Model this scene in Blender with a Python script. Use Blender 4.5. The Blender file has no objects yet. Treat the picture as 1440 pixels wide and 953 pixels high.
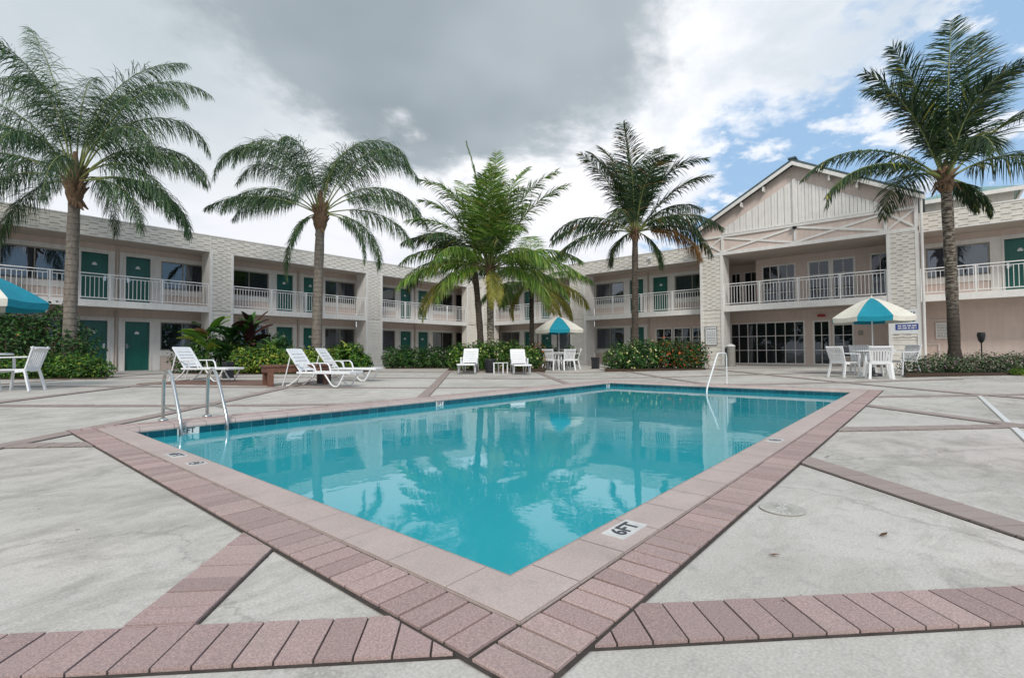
import bpy, math, random
from mathutils import Vector, Matrix
random.seed(7)
R = math.radians
sc = bpy.context.scene
col = sc.collection

# ------------------------------------------------------------------ camera
F, PITCH, ROLL, YAW, CAMH = 688.69, 0.028, -0.0062, 0.7058, 0.8
def ray(x, y):
    X = (x-720)/F; Y = (476.5-y)/F
    c, s = math.cos(ROLL), math.sin(ROLL); X, Y = c*X-s*Y, s*X+c*Y
    cp, sp = math.cos(PITCH), math.sin(PITCH)
    wx = X; wy = cp-Y*sp; wz = sp+Y*cp
    cy, sy = math.cos(YAW), math.sin(YAW)
    return Vector((wx*sy+wy*cy, -wx*cy+wy*sy, wz))
fwd = ray(720, 476.5).normalized()
rgt = (ray(1720, 476.5)-ray(720, 476.5)).normalized()
upv = rgt.cross(fwd).normalized()
cam_d = bpy.data.cameras.new('camera'); cam = bpy.data.objects.new('camera', cam_d); col.objects.link(cam)
m = Matrix((rgt, upv, -fwd)).transposed().to_4x4(); m.translation = Vector((0, 0, CAMH))
cam.matrix_world = m
cam_d.sensor_width = 36; cam_d.lens = 36*F/1440; cam_d.clip_start = 0.05; cam_d.clip_end = 3000
sc.camera = cam
CS, SS = math.cos(YAW), math.sin(YAW)
def at(px, D):                                  # ground position D metres ahead, under picture column px
    lat = (px-720)/F*D
    return (lat*SS+D*CS, -lat*CS+D*SS)
def gz(X, Y):                                   # the deck falls gently towards the pool
    t = max(0, min(1, max(X-12, Y-7)/9)); return .15*t*t*(3-2*t)
FWD_AZ = math.atan2(SS, CS)                     # azimuth of the view; +x of a thing turned so faces away

# ------------------------------------------------------------------ materials
def newmat(name):
    m = bpy.data.materials.new(name); m.use_nodes = True
    nt = m.node_tree; b = nt.nodes['Principled BSDF']
    return m, nt, b
def N(nt, t, **kw):
    n = nt.nodes.new(t)
    for k, v in kw.items():
        if k in ('operation', 'blend_type', 'data_type', 'noise_dimensions', 'feature', 'wave_type', 'bands_direction', 'interpolation_type', 'distance', 'vector_type', 'distribution'): setattr(n, k, v)
        else: n.inputs[k].default_value = v
    return n
def ramp(nt, src, stops):
    r = nt.nodes.new('ShaderNodeValToRGB'); e = r.color_ramp.elements
    while len(e) > 1: e.remove(e[-1])
    e[0].position = stops[0][0]; e[0].color = (*stops[0][1], 1)
    for p, c in stops[1:]:
        x = e.new(p); x.color = (*c, 1)
    nt.links.new(src, r.inputs['Fac']); return r
def noise(nt, vec, scale, detail=6, rough=.6):
    n = nt.nodes.new('ShaderNodeTexNoise'); n.inputs['Scale'].default_value = scale
    n.inputs['Detail'].default_value = detail; n.inputs['Roughness'].default_value = rough
    nt.links.new(vec, n.inputs['Vector']); return n
def mixc(nt, a, b, fac, mode='MIX'):
    n = nt.nodes.new('ShaderNodeMix'); n.data_type = 'RGBA'; n.blend_type = mode
    for sock, v in ((n.inputs[0], fac), (n.inputs[6], a), (n.inputs[7], b)):
        if isinstance(v, bpy.types.NodeSocket): nt.links.new(v, sock)
        elif isinstance(v, (tuple, list)): sock.default_value = (*v, 1)
        else: sock.default_value = v
    return n.outputs[2]
def bump(nt, b, h, strength, dist):
    n = nt.nodes.new('ShaderNodeBump'); n.inputs['Strength'].default_value = strength; n.inputs['Distance'].default_value = dist
    nt.links.new(h, n.inputs['Height']); nt.links.new(n.outputs[0], b.inputs['Normal'])
def geo_pos(nt): return nt.nodes.new('ShaderNodeNewGeometry').outputs['Position']
def scaled(nt, vec, s):
    m = nt.nodes.new('ShaderNodeMapping'); m.inputs['Scale'].default_value = s; nt.links.new(vec, m.inputs['Vector']); return m.outputs[0]
def mottled(name, c, var=.12, scale=3, rough=.7, bmp=0, bscale=60, grime=0, metallic=0, island=0):
    m, nt, b = newmat(name)
    p = geo_pos(nt); n = noise(nt, p, scale)
    lo = tuple(x*(1-var) for x in c); hi = tuple(min(1, x*(1+var)) for x in c)
    r = ramp(nt, n.outputs['Fac'], [(.3, lo), (.7, hi)]); out = r.outputs[0]
    if island:
        g = nt.nodes.new('ShaderNodeNewGeometry')
        rr = ramp(nt, g.outputs['Random Per Island'], [(0, (1-island,)*3), (1, (1+island*.5,)*3)])
        out = mixc(nt, out, rr.outputs[0], 1.0, 'MULTIPLY')
    if grime:
        n2 = noise(nt, scaled(nt, p, (3.2, 3.2, .35)), 2.5, 9, .72)
        r2 = ramp(nt, n2.outputs['Fac'], [(.42, (1, 1, 1)), (.72, (1-grime,)*3)])
        out = mixc(nt, out, r2.outputs[0], 1.0, 'MULTIPLY')
    nt.links.new(out, b.inputs['Base Color'])
    b.inputs['Roughness'].default_value = rough; b.inputs['Metallic'].default_value = metallic
    if bmp:
        nb = noise(nt, p, bscale, 4); bump(nt, b, nb.outputs['Fac'], bmp, .01)
    return m

M = {}
M['pink'] = mottled('pink_stucco', (.63, .525, .47), .06, 2, .9, .3, 40, .12)
M['cream'] = mottled('cream_siding', (.71, .675, .615), .07, 5, .75, .2, 90, .16, island=.035)
M['trim'] = mottled('white_trim', (.74, .72, .69), .05, 4, .6, .1, 90, .14)
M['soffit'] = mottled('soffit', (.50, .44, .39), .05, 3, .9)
M['rail'] = mottled('rail_paint', (.74, .74, .73), .04, 8, .4)
M['roofg'] = mottled('green_metal_roof', (.20, .33, .30), .15, 2, .45, grime=.3)
M['roofd'] = mottled('dark_roof', (.06, .09, .10), .2, 4, .6)
M['roofflat'] = mottled('flat_roof', (.35, .33, .30), .1, 2, .9)
M['teal'] = mottled('teal_door_paint', (.006, .115, .092), .1, 3, .35, grime=.25)
M['dark'] = mottled('dark_room', (.012, .012, .014), .2, 2, .8)  # near-black colour painting in the shade of unlit rooms and corner openings
M['curtain'] = mottled('grey_curtain', (.085, .09, .115), .12, 2, .9)
M['chrome'] = mottled('steel', (.55, .56, .55), .1, 20, .22, metallic=1)
M['plastic'] = mottled('white_plastic', (.78, .79, .80), .03, 6, .35, grime=.10)
M['black'] = mottled('black_plastic', (.014, .015, .018), .2, 8, .4)
M['grey'] = mottled('grey_metal', (.30, .29, .26), .12, 6, .6, grime=.2)
M['canvasw'] = mottled('cream_canvas', (.70, .67, .58), .06, 5, .85, .2, 200, .10)
M['canvast'] = mottled('teal_canvas', (.003, .235, .32), .08, 5, .8, .2, 200, .08)
M['wood'] = mottled('brown_wood', (.155, .068, .042), .3, 9, .6, grime=.3)
M['brownflat'] = mottled('brown_patch', (.17, .10, .075), .18, 5, .85)
M['paper'] = mottled('sign_white', (.72, .74, .74), .03, 9, .5)
M['signblue'] = mottled('sign_blue', (.02, .05, .27), .1, 9, .4)
M['ink'] = mottled('sign_ink', (.05, .055, .07), .1, 9, .6)
M['soil'] = mottled('mulch', (.055, .035, .022), .5, 25, .95, .8, 60)
M['red'] = mottled('red_sign', (.35, .03, .02), .1, 9, .5)
M['tilewhite'] = mottled('white_tile', (.66, .66, .64), .05, 30, .3, grime=.3)

def concrete(name):
    m, nt, b = newmat(name)
    p = geo_pos(nt)
    n1 = noise(nt, p, .55, 10, .62)
    base = ramp(nt, n1.outputs['Fac'], [(.30, (.385, .36, .32)), (.45, (.505, .48, .435)), (.56, (.555, .525, .48)), (.74, (.64, .60, .55))]).outputs[0]
    npk = noise(nt, p, .28, 4, .5)                              # faded pink stain left in the slab
    base = mixc(nt, base, (.50, .41, .38), ramp(nt, npk.outputs['Fac'], [(.50, (0, 0, 0)), (.75, (.55,)*3)]).outputs[0])
    # dirty drying marks, drawn out along the slab
    mp = nt.nodes.new('ShaderNodeMapping'); mp.inputs['Rotation'].default_value = (0, 0, .82); mp.inputs['Scale'].default_value = (1.1, 2.0, 1)
    nt.links.new(p, mp.inputs['Vector'])
    n2 = noise(nt, mp.outputs[0], 1.5, 12, .78); n2.inputs['Distortion'].default_value = .6
    d = ramp(nt, n2.outputs['Fac'], [(.46, (0, 0, 0)), (.56, (.45,)*3), (.72, (.95,)*3)]).outputs[0]
    nm = noise(nt, p, .33, 3, .5)
    dm = ramp(nt, nm.outputs['Fac'], [(.36, (.12,)*3), (.58, (1, 1, 1))]).outputs[0]
    d = mixc(nt, d, dm, 1.0, 'MULTIPLY')
    base = mixc(nt, base, (.255, .235, .20), d)
    n3 = noise(nt, p, 9, 8, .7)
    base = mixc(nt, base, (.30, .29, .26), ramp(nt, n3.outputs['Fac'], [(.53, (0, 0, 0)), (.72, (.6,)*3)]).outputs[0])
    nf = noise(nt, p, 110, 3, .6)
    base = mixc(nt, base, ramp(nt, nf.outputs['Fac'], [(.3, (.80,)*3), (.7, (1.14,)*3)]).outputs[0], 1.0, 'MULTIPLY')
    # little dark pits
    v = nt.nodes.new('ShaderNodeTexVoronoi'); v.inputs['Scale'].default_value = 3.1; nt.links.new(p, v.inputs['Vector'])
    nd = noise(nt, p, 1.7, 2)
    pit = nt.nodes.new('ShaderNodeMath'); pit.operation = 'ADD'; nt.links.new(v.outputs['Distance'], pit.inputs[0])
    pr = ramp(nt, v.outputs['Distance'], [(.018, (1, 1, 1)), (.035, (0, 0, 0))]).outputs[0]
    pr = mixc(nt, pr, ramp(nt, nd.outputs['Fac'], [(.5, (0, 0, 0)), (.56, (1, 1, 1))]).outputs[0], 1.0, 'MULTIPLY')
    base = mixc(nt, base, (.06, .055, .05), pr)
    # hairline cracks
    vc = nt.nodes.new('ShaderNodeTexVoronoi'); vc.feature = 'DISTANCE_TO_EDGE'; vc.inputs['Scale'].default_value = .23
    nw = noise(nt, p, 1.2, 8, .7); wv = nt.nodes.new('ShaderNodeVectorMath'); wv.operation = 'MULTIPLY_ADD'
    nt.links.new(nw.outputs['Color'], wv.inputs[0]); wv.inputs[1].default_value = (.8, .8, 0); nt.links.new(p, wv.inputs[2])
    nt.links.new(wv.outputs[0], vc.inputs['Vector'])
    base = mixc(nt, base, (.13, .12, .105), ramp(nt, vc.outputs['Distance'], [(.0, (.35,)*3), (.0005, (0, 0, 0))]).outputs[0])
    nt.links.new(base, b.inputs['Base Color']); b.inputs['Roughness'].default_value = .85
    hb = mixc(nt, nf.outputs['Color'], n3.outputs['Color'], .4)
    bump(nt, b, hb, .35, .006)
    return m
M['concrete'] = concrete('deck_concrete')

def brickmat(dirty=False):
    m, nt, b = newmat('grey_paver' if dirty else 'pink_paver')
    p = geo_pos(nt); g = nt.nodes.new('ShaderNodeNewGeometry')
    a = ramp(nt, g.outputs['Random Per Island'], [(0, (.335, .24, .225)), (.5, (.40, .285, .27)), (1, (.455, .335, .31))]).outputs[0]
    nf = noise(nt, p, 170, 3, .7)
    a = mixc(nt, a, ramp(nt, nf.outputs['Fac'], [(.33, (.70,)*3), (.52, (1, 1, 1)), (.72, (1.45, 1.42, 1.4))]).outputs[0], 1.0, 'MULTIPLY')
    nl = noise(nt, p, 1.1, 7, .65)
    a = mixc(nt, a, (.31, .27, .24), ramp(nt, nl.outputs['Fac'], [(.45, (0, 0, 0)), (.75, (.6,)*3)]).outputs[0])
    # pavers away from the pool are greyer and dirtier
    if dirty: a = mixc(nt, a, (.30, .265, .235), .62)
    nt.links.new(a, b.inputs['Base Color']); b.inputs['Roughness'].default_value = .88
    bump(nt, b, nf.outputs['Fac'], .6, .004)
    return m
M['brick'] = brickmat(); M['brickd'] = brickmat(True)
def copingmat():
    m, nt, b = newmat('pink_coping')
    p = geo_pos(nt); nl = noise(nt, p, 1.6, 8, .65)
    a = ramp(nt, nl.outputs['Fac'], [(.3, (.41, .335, .305)), (.55, (.485, .395, .365)), (.75, (.545, .455, .42))]).outputs[0]
    nf = noise(nt, p, 130, 3, .6)
    a = mixc(nt, a, ramp(nt, nf.outputs['Fac'], [(.3, (.84,)*3), (.7, (1.12,)*3)]).outputs[0], 1.0, 'MULTIPLY')
    n3 = noise(nt, p, 7, 8, .7)
    a = mixc(nt, a, (.30, .265, .235), ramp(nt, n3.outputs['Fac'], [(.54, (0, 0, 0)), (.72, (.5,)*3)]).outputs[0])
    nt.links.new(a, b.inputs['Base Color']); b.inputs['Roughness'].default_value = .8
    bump(nt, b, nf.outputs['Fac'], .35, .004)
    return m
M['coping'] = copingmat()
M['grout'] = mottled('coping_grout', (.32, .26, .235), .2, 20, .95)
M['lid'] = mottled('worn_lid', (.50, .49, .45), .12, 25, .8, grime=.3)
M['lidr'] = mottled('lid_rib', (.40, .39, .35), .2, 30, .8)
M['joint'] = mottled('joint_dirt', (.05, .042, .036), .4, 20, .95)

def tilemat():
    m, nt, b = newmat('pool_tile')
    p = geo_pos(nt)
    # 15 cm glazed tiles with pale joints, in all three axes
    sep = nt.nodes.new('ShaderNodeSeparateXYZ'); nt.links.new(p, sep.inputs[0])
    ad = N(nt, 'ShaderNodeMath', operation='ADD'); nt.links.new(sep.outputs[0], ad.inputs[0]); nt.links.new(sep.outputs[1], ad.inputs[1])
    dv = N(nt, 'ShaderNodeMath', operation='DIVIDE'); nt.links.new(ad.outputs[0], dv.inputs[0]); dv.inputs[1].default_value = .155
    fr = N(nt, 'ShaderNodeMath', operation='FRACT'); nt.links.new(dv.outputs[0], fr.inputs[0])
    j = ramp(nt, fr.outputs[0], [(0, (1, 1, 1)), (.022, (1, 1, 1)), (.03, (0, 0, 0))]).outputs[0]
    fl = N(nt, 'ShaderNodeMath', operation='FLOOR'); nt.links.new(dv.outputs[0], fl.inputs[0])
    wn = nt.nodes.new('ShaderNodeTexWhiteNoise'); wn.noise_dimensions = '1D'; nt.links.new(fl.outputs[0], wn.inputs['W'])
    c = ramp(nt, wn.outputs['Value'], [(0, (.003, .055, .085)), (1, (.006, .10, .13))]).outputs[0]
    c = mixc(nt, c, (.13, .22, .24), j)
    nt.links.new(c, b.inputs['Base Color']); b.inputs['Roughness'].default_value = .15
    return m
M['tile'] = tilemat()
M['plaster'] = mottled('pool_plaster', (.16, .55, .60), .05, 1, .9)
def watermat():
    m, nt, b = newmat('pool_water'); nt.nodes.remove(b)
    out = nt.nodes['Material Output']; p = geo_pos(nt)
    n1 = noise(nt, scaled(nt, p, (1, 1, 1)), 2.2, 3, .5); n2 = noise(nt, p, 13, 3, .55)
    nm = noise(nt, p, .45, 3, .5)                                # calm and ruffled patches
    fac = ramp(nt, nm.outputs['Fac'], [(.44, (.12,)*3), (.66, (1, 1, 1))]).outputs[0]
    rip = mixc(nt, (0, 0, 0), n2.outputs['Color'], fac)
    add = mixc(nt, n1.outputs['Color'], rip, .20)
    bp = nt.nodes.new('ShaderNodeBump'); bp.inputs['Strength'].default_value = .36; bp.inputs['Distance'].default_value = .012
    nt.links.new(add, bp.inputs['Height'])
    gl = nt.nodes.new('ShaderNodeBsdfGlossy'); gl.inputs['Roughness'].default_value = .012; gl.inputs['Color'].default_value = (.95, .97, 1, 1)
    tr = nt.nodes.new('ShaderNodeBsdfTransparent'); tr.inputs['Color'].default_value = (.50, .92, .95, 1)
    fz = nt.nodes.new('ShaderNodeFresnel'); fz.inputs['IOR'].default_value = 1.36
    nt.links.new(bp.outputs[0], gl.inputs['Normal']); nt.links.new(bp.outputs[0], fz.inputs['Normal'])
    mx = nt.nodes.new('ShaderNodeMixShader'); nt.links.new(fz.outputs[0], mx.inputs[0]); nt.links.new(tr.outputs[0], mx.inputs[1]); nt.links.new(gl.outputs[0], mx.inputs[2])
    nt.links.new(mx.outputs[0], out.inputs['Surface'])
    # suspended light: treated water is faintly milky, so part of what comes back is teal scatter
    df = nt.nodes.new('ShaderNodeBsdfDiffuse'); df.inputs['Color'].default_value = (.04, .47, .55, 1)
    m2 = nt.nodes.new('ShaderNodeMixShader'); m2.inputs[0].default_value = .72
    nt.links.new(tr.outputs[0], m2.inputs[1]); nt.links.new(df.outputs[0], m2.inputs[2]); nt.links.new(m2.outputs[0], mx.inputs[1])
    return m
M['water'] = watermat()
def glassmat(name, refl, tint):
    m, nt, b = newmat(name); nt.nodes.remove(b); out = nt.nodes['Material Output']
    gl = nt.nodes.new('ShaderNodeBsdfGlossy'); gl.inputs['Roughness'].default_value = .02; gl.inputs['Color'].default_value = (.8, .88, .95, 1)
    n = noise(nt, geo_pos(nt), .9, 2); bp = nt.nodes.new('ShaderNodeBump'); bp.inputs['Strength'].default_value = .12; bp.inputs['Distance'].default_value = .05
    nt.links.new(n.outputs['Fac'], bp.inputs['Height']); nt.links.new(bp.outputs[0], gl.inputs['Normal'])
    tr = nt.nodes.new('ShaderNodeBsdfTransparent'); tr.inputs['Color'].default_value = (*tint, 1)
    lw = nt.nodes.new('ShaderNodeFresnel'); lw.inputs['IOR'].default_value = 1.5
    a = N(nt, 'ShaderNodeMath', operation='ADD'); nt.links.new(lw.outputs[0], a.inputs[0]); a.inputs[1].default_value = refl
    mx = nt.nodes.new('ShaderNodeMixShader'); nt.links.new(a.outputs[0], mx.inputs[0]); nt.links.new(tr.outputs[0], mx.inputs[1]); nt.links.new(gl.outputs[0], mx.inputs[2])
    nt.links.new(mx.outputs[0], out.inputs['Surface']); return m
M['glass'] = glassmat('window_glass', .10, (.7, .75, .8))
M['glassdark'] = glassmat('lobby_glass', .03, (.6, .65, .7))

def leafmat(name, stops, rough=.5, trans=.25, hue=None):
    m, nt, b = newmat(name); out = nt.nodes['Material Output']
    g = nt.nodes.new('ShaderNodeNewGeometry')
    c = ramp(nt, g.outputs['Random Per Island'], stops).outputs[0]
    n = noise(nt, g.outputs['Position'], 1.6, 3)
    c = mixc(nt, c, ramp(nt, n.outputs['Fac'], [(.3, (.62,)*3), (.7, (1.3,)*3)]).outputs[0], 1.0, 'MULTIPLY')
    nt.links.new(c, b.inputs['Base Color']); b.inputs['Roughness'].default_value = rough
    b.inputs['Specular IOR Level'].default_value = .35
    t = nt.nodes.new('ShaderNodeBsdfTranslucent'); nt.links.new(c, t.inputs['Color'])
    mx = nt.nodes.new('ShaderNodeMixShader'); mx.inputs[0].default_value = trans
    nt.links.new(b.outputs[0], mx.inputs[1]); nt.links.new(t.outputs[0], mx.inputs[2]); nt.links.new(mx.outputs[0], out.inputs['Surface'])
    return m
M['queen'] = leafmat('queen_palm_leaf', [(0, (.018, .048, .02)), (.5, (.04, .092, .034)), (.85, (.075, .15, .05)), (1, (.17, .26, .11))])
M['coco'] = leafmat('coconut_leaf', [(0, (.045, .105, .016)), (.5, (.105, .215, .026)), (.85, (.19, .32, .045)), (1, (.33, .40, .09))])
M['cocod'] = leafmat('coconut_leaf_dark', [(0, (.012, .038, .016)), (.5, (.028, .062, .022)), (.85, (.05, .10, .03)), (1, (.13, .16, .06))])
M['yellow'] = leafmat('yellow_frond', [(0, (.16, .19, .03)), (.5, (.30, .30, .05)), (1, (.45, .36, .08))])
M['rust'] = leafmat('rust_frond', [(0, (.16, .07, .02)), (.5, (.25, .12, .03)), (1, (.30, .20, .06))])
M['rachis'] = mottled('frond_rib', (.17, .20, .06), .25, 6, .6)
M['rachisb'] = mottled('brown_rib', (.14, .09, .05), .3, 8, .8)
M['bushd'] = leafmat('bush_dark', [(0, (.008, .028, .008)), (.5, (.02, .07, .016)), (.85, (.045, .13, .025)), (1, (.09, .19, .04))], trans=.15)
M['bushm'] = leafmat('bush_mid', [(0, (.012, .045, .008)), (.5, (.032, .105, .016)), (.85, (.07, .19, .03)), (1, (.16, .28, .05))], trans=.2)
M['bushl'] = leafmat('bush_light', [(0, (.03, .08, .008)), (.45, (.08, .20, .018)), (.8, (.17, .30, .03)), (1, (.34, .38, .05))], trans=.2)
M['croton'] = leafmat('croton', [(0, (.05, .10, .01)), (.4, (.14, .24, .02)), (.75, (.33, .36, .03)), (1, (.50, .46, .10))], trans=.2)
M['silver'] = leafmat('grey_green', [(0, (.03, .055, .025)), (.5, (.075, .115, .055)), (.85, (.13, .17, .09)), (1, (.28, .28, .22))], trans=.1)
M['purple'] = leafmat('copper_leaf', [(0, (.018, .008, .008)), (.6, (.04, .016, .014)), (1, (.08, .03, .02))], trans=.1)
M['rusty'] = leafmat('rusty_leaf', [(0, (.05, .025, .008)), (.5, (.12, .05, .012)), (1, (.24, .09, .02))], trans=.15)
M['flo'] = leafmat('flower_orange', [(0, (.40, .06, .015)), (1, (.62, .16, .04))], trans=.2)
M['fly'] = leafmat('flower_yellow', [(0, (.55, .52, .16)), (1, (.72, .70, .40))], trans=.2)
M['flp'] = leafmat('flower_pink', [(0, (.30, .13, .22)), (1, (.50, .32, .38))], trans=.2)

def trunkmat(name, c, ring, spots=0, zr=None):
    m, nt, b = newmat(name); p = geo_pos(nt)
    sep = nt.nodes.new('ShaderNodeSeparateXYZ'); nt.links.new(p, sep.inputs[0])
    n0 = noise(nt, p, 4, 4); z = N(nt, 'ShaderNodeMath', operation='MULTIPLY_ADD'); nt.links.new(sep.outputs[2], z.inputs[0]); z.inputs[1].default_value = ring
    nt.links.new(n0.outputs['Fac'], z.inputs[2])
    fr = N(nt, 'ShaderNodeMath', operation='FRACT'); nt.links.new(z.outputs[0], fr.inputs[0])
    r = ramp(nt, fr.outputs[0], [(0, (.45,)*3), (.12, (1, 1, 1)), (.85, (.95,)*3), (1, (.6,)*3)]).outputs[0]
    n = noise(nt, scaled(nt, p, (3, 3, 1)), 5, 8, .7)
    a = ramp(nt, n.outputs['Fac'], [(.3, tuple(x*.6 for x in c)), (.7, tuple(x*1.3 for x in c))]).outputs[0]
    if spots:
        n2 = noise(nt, scaled(nt, p, (1.4, 1.4, 5)), 5, 4, .6)
        k = ramp(nt, n2.outputs['Fac'], [(.46, (0, 0, 0)), (.56, (spots,)*3)]).outputs[0]
        if zr:                                      # scars stay pale only higher up the stem
            mr = nt.nodes.new('ShaderNodeMapRange'); mr.inputs['From Min'].default_value = zr[0]; mr.inputs['From Max'].default_value = zr[1]; nt.links.new(sep.outputs[2], mr.inputs['Value'])
            k = mixc(nt, (0, 0, 0), k, mr.outputs['Result'])
        a = mixc(nt, a, (.36, .32, .26), k)
    a = mixc(nt, a, r, 1.0, 'MULTIPLY'); nt.links.new(a, b.inputs['Base Color']); b.inputs['Roughness'].default_value = .9
    bump(nt, b, r, .7, .02); return m
M['trq'] = trunkmat('queen_trunk', (.20, .175, .145), 5.5)
M['trc'] = trunkmat('coconut_trunk', (.06, .045, .034), 9, .18)
M['trk'] = trunkmat('spotted_trunk', (.10, .085, .06), 7, .9)
M['trr'] = trunkmat('ringed_trunk', (.055, .042, .032), 8, .55, (1.5, 2.6))
M['boot'] = mottled('palm_boot', (.17, .105, .06), .45, 14, .95, .6, 40, island=.4)

# ------------------------------------------------------------------ mesh building
def tag(o, label=None, cat=None, group=None, kind=None):
    if label: o['label'] = label
    if cat: o['category'] = cat
    if group: o['group'] = group
    if kind: o['kind'] = kind
    return o
def empty(name, loc=(0, 0, 0), rz=0, label=None, cat=None, group=None):
    o = bpy.data.objects.new(name, None); col.objects.link(o); o.location = loc; o.rotation_euler = (0, 0, rz)
    o.empty_display_size = .2
    return tag(o, label, cat, group)
class MB:
    def __init__(s): s.v = []; s.f = []; s.mi = []; s.sm = []
    def add(s, vs, fs, mi=0, smooth=False):
        n = len(s.v); s.v += [tuple(v) for v in vs]
        for f in fs: s.f.append(tuple(n+i for i in f)); s.mi.append(mi); s.sm.append(smooth)
    def box(s, x0, x1, y0, y1, z0, z1, mi=0):
        if x0 > x1: x0, x1 = x1, x0
        if y0 > y1: y0, y1 = y1, y0
        if z0 > z1: z0, z1 = z1, z0
        s.add([(x0, y0, z0), (x1, y0, z0), (x1, y1, z0), (x0, y1, z0), (x0, y0, z1), (x1, y0, z1), (x1, y1, z1), (x0, y1, z1)],
              [(0, 3, 2, 1), (4, 5, 6, 7), (0, 1, 5, 4), (1, 2, 6, 5), (2, 3, 7, 6), (3, 0, 4, 7)], mi)
    def bar(s, a, b, w, h, up=(0, 0, 1), mi=0):     # box from a to b, w across, h along up
        a, b = Vector(a), Vector(b); t = (b-a).normalized(); u = Vector(up)
        x = t.cross(u)
        if x.length < 1e-4: x = t.cross(Vector((1, 0, 0)))
        x.normalize(); u = x.cross(t).normalized()
        vs = [c+x*(w/2*i)+u*(h/2*j) for c in (a, b) for i, j in ((-1, -1), (1, -1), (1, 1), (-1, 1))]
        s.add(vs, [(0, 1, 2, 3), (7, 6, 5, 4), (0, 4, 5, 1), (1, 5, 6, 2), (2, 6, 7, 3), (3, 7, 4, 0)], mi)
    def tube(s, pts, r, n=8, mi=0, cap=True):
        pts = [Vector(p) for p in pts]; rs = r if isinstance(r, (list, tuple)) else [r]*len(pts)
        t0 = (pts[1]-pts[0]).normalized(); x = t0.cross(Vector((0, 0, 1)))
        if x.length < .05: x = t0.cross(Vector((1, 0, 0)))
        x.normalize(); rings = []
        for i, p in enumerate(pts):
            t = (pts[min(i+1, len(pts)-1)]-pts[max(i-1, 0)]).normalized()
            x = (x-t*x.dot(t)).normalized(); y = t.cross(x)
            rings.append([p+(x*math.cos(a)+y*math.sin(a))*rs[i] for a in [2*math.pi*k/n for k in range(n)]])
        vs = [v for rg in rings for v in rg]; fs = []
        for i in range(len(pts)-1):
            for k in range(n):
                fs.append((i*n+k, i*n+(k+1) % n, (i+1)*n+(k+1) % n, (i+1)*n+k))
        s.add(vs, fs, mi, True)
        if cap: s.add(rings[0], [tuple(range(n-1, -1, -1))], mi); s.add(rings[-1], [tuple(range(n))], mi)
    def quad(s, a, b, c, d, mi=0): s.add([a, b, c, d], [(0, 1, 2, 3)], mi)
    def strip(s, pts, side, w, mi=0):               # ribbon along pts, widths w
        vs = []
        for p, ww in zip(pts, w): vs += [p-side*ww/2, p+side*ww/2]
        s.add(vs, [(2*i, 2*i+1, 2*i+3, 2*i+2) for i in range(len(pts)-1)], mi)
    def build(s, name, mats, parent=None, world=False, bevel=0):
        me = bpy.data.meshes.new(name)
        off = Vector((0, 0, 0))
        if world and parent is not None:
            q = parent
            while q is not None: off += q.location; q = q.parent
        vs = [Vector(v)-off for v in s.v] if off.length else s.v
        me.from_pydata(vs, [], s.f)
        if not isinstance(mats, (list, tuple)): mats = [mats]
        for m_ in mats: me.materials.append(m_)
        me.polygons.foreach_set('material_index', s.mi); me.polygons.foreach_set('use_smooth', s.sm); me.update()
        o = bpy.data.objects.new(name, me); col.objects.link(o)
        if parent is not None: o.parent = parent
        if bevel:
            b = o.modifiers.new('bevel', 'BEVEL'); b.width = bevel; b.segments = 2; b.limit_method = 'ANGLE'; b.angle_limit = R(40)
        return o
def copy_tree(o, parent=None):
    c = o.copy(); col.objects.link(c); c.parent = parent
    for ch in list(o.children): copy_tree(ch, c)
    return c
def text_mesh(s, size, mat, name, parent=None, loc=(0, 0, 0), rot=(0, 0, 0), align='CENTER', bold=.0):
    cu = bpy.data.curves.new(name, 'FONT'); cu.body = s; cu.size = size; cu.align_x = align; cu.align_y = 'CENTER'; cu.extrude = .001; cu.offset = bold
    t = bpy.data.objects.new(name, cu); col.objects.link(t)
    dg = bpy.context.evaluated_depsgraph_get(); me = bpy.data.meshes.new_from_object(t.evaluated_get(dg))
    bpy.data.objects.remove(t); bpy.data.curves.remove(cu)
    me.materials.clear(); me.materials.append(mat)
    o = bpy.data.objects.new(name, me); col.objects.link(o); o.location = loc; o.rotation_euler = rot
    if parent is not None: o.parent = parent
    return o

# ------------------------------------------------------------------ pool and deck
PX0, PX1, PY0, PY1 = 1.34, 11.80, 1.16, 6.55          # inner edge of the coping
CX0, CX1, CY0, CY1 = PX0-.22, PX1+.22, PY0-.23, PY1+.23
BX0, BX1, BY0, BY1 = CX0-.215, CX1+.215, CY0-.215, CY1+.215
WZ = -.115
# deck sheet with a hole for the pool
def lin(a, b, n): return [a+(b-a)*i/n for i in range(n+1)]
xs = [-150, -60, -25, -12, -6, -3, -1, 0] + [CX0-.01, CX1+.01] + lin(13, 26, 13) + [40, 80, 200]
ys = [-150, -60, -25, -12, -6, -3, -1, 0] + [CY0-.01, CY1+.01] + lin(7.6, 26, 18) + [40, 80, 200]
mb = MB(); idx = {}
for i, x in enumerate(xs):
    for j, y in enumerate(ys):
        idx[i, j] = len(mb.v); mb.v.append((x, y, gz(x, y)-.0))
for i in range(len(xs)-1):
    for j in range(len(ys)-1):
        if xs[i] >= CX0-.02 and xs[i+1] <= CX1+.02 and ys[j] >= CY0-.02 and ys[j+1] <= CY1+.02: continue
        mb.f.append((idx[i, j], idx[i+1, j], idx[i+1, j+1], idx[i, j+1])); mb.mi.append(0); mb.sm.append(True)
tag(mb.build('pool_deck', M['concrete']), kind='structure')
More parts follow.
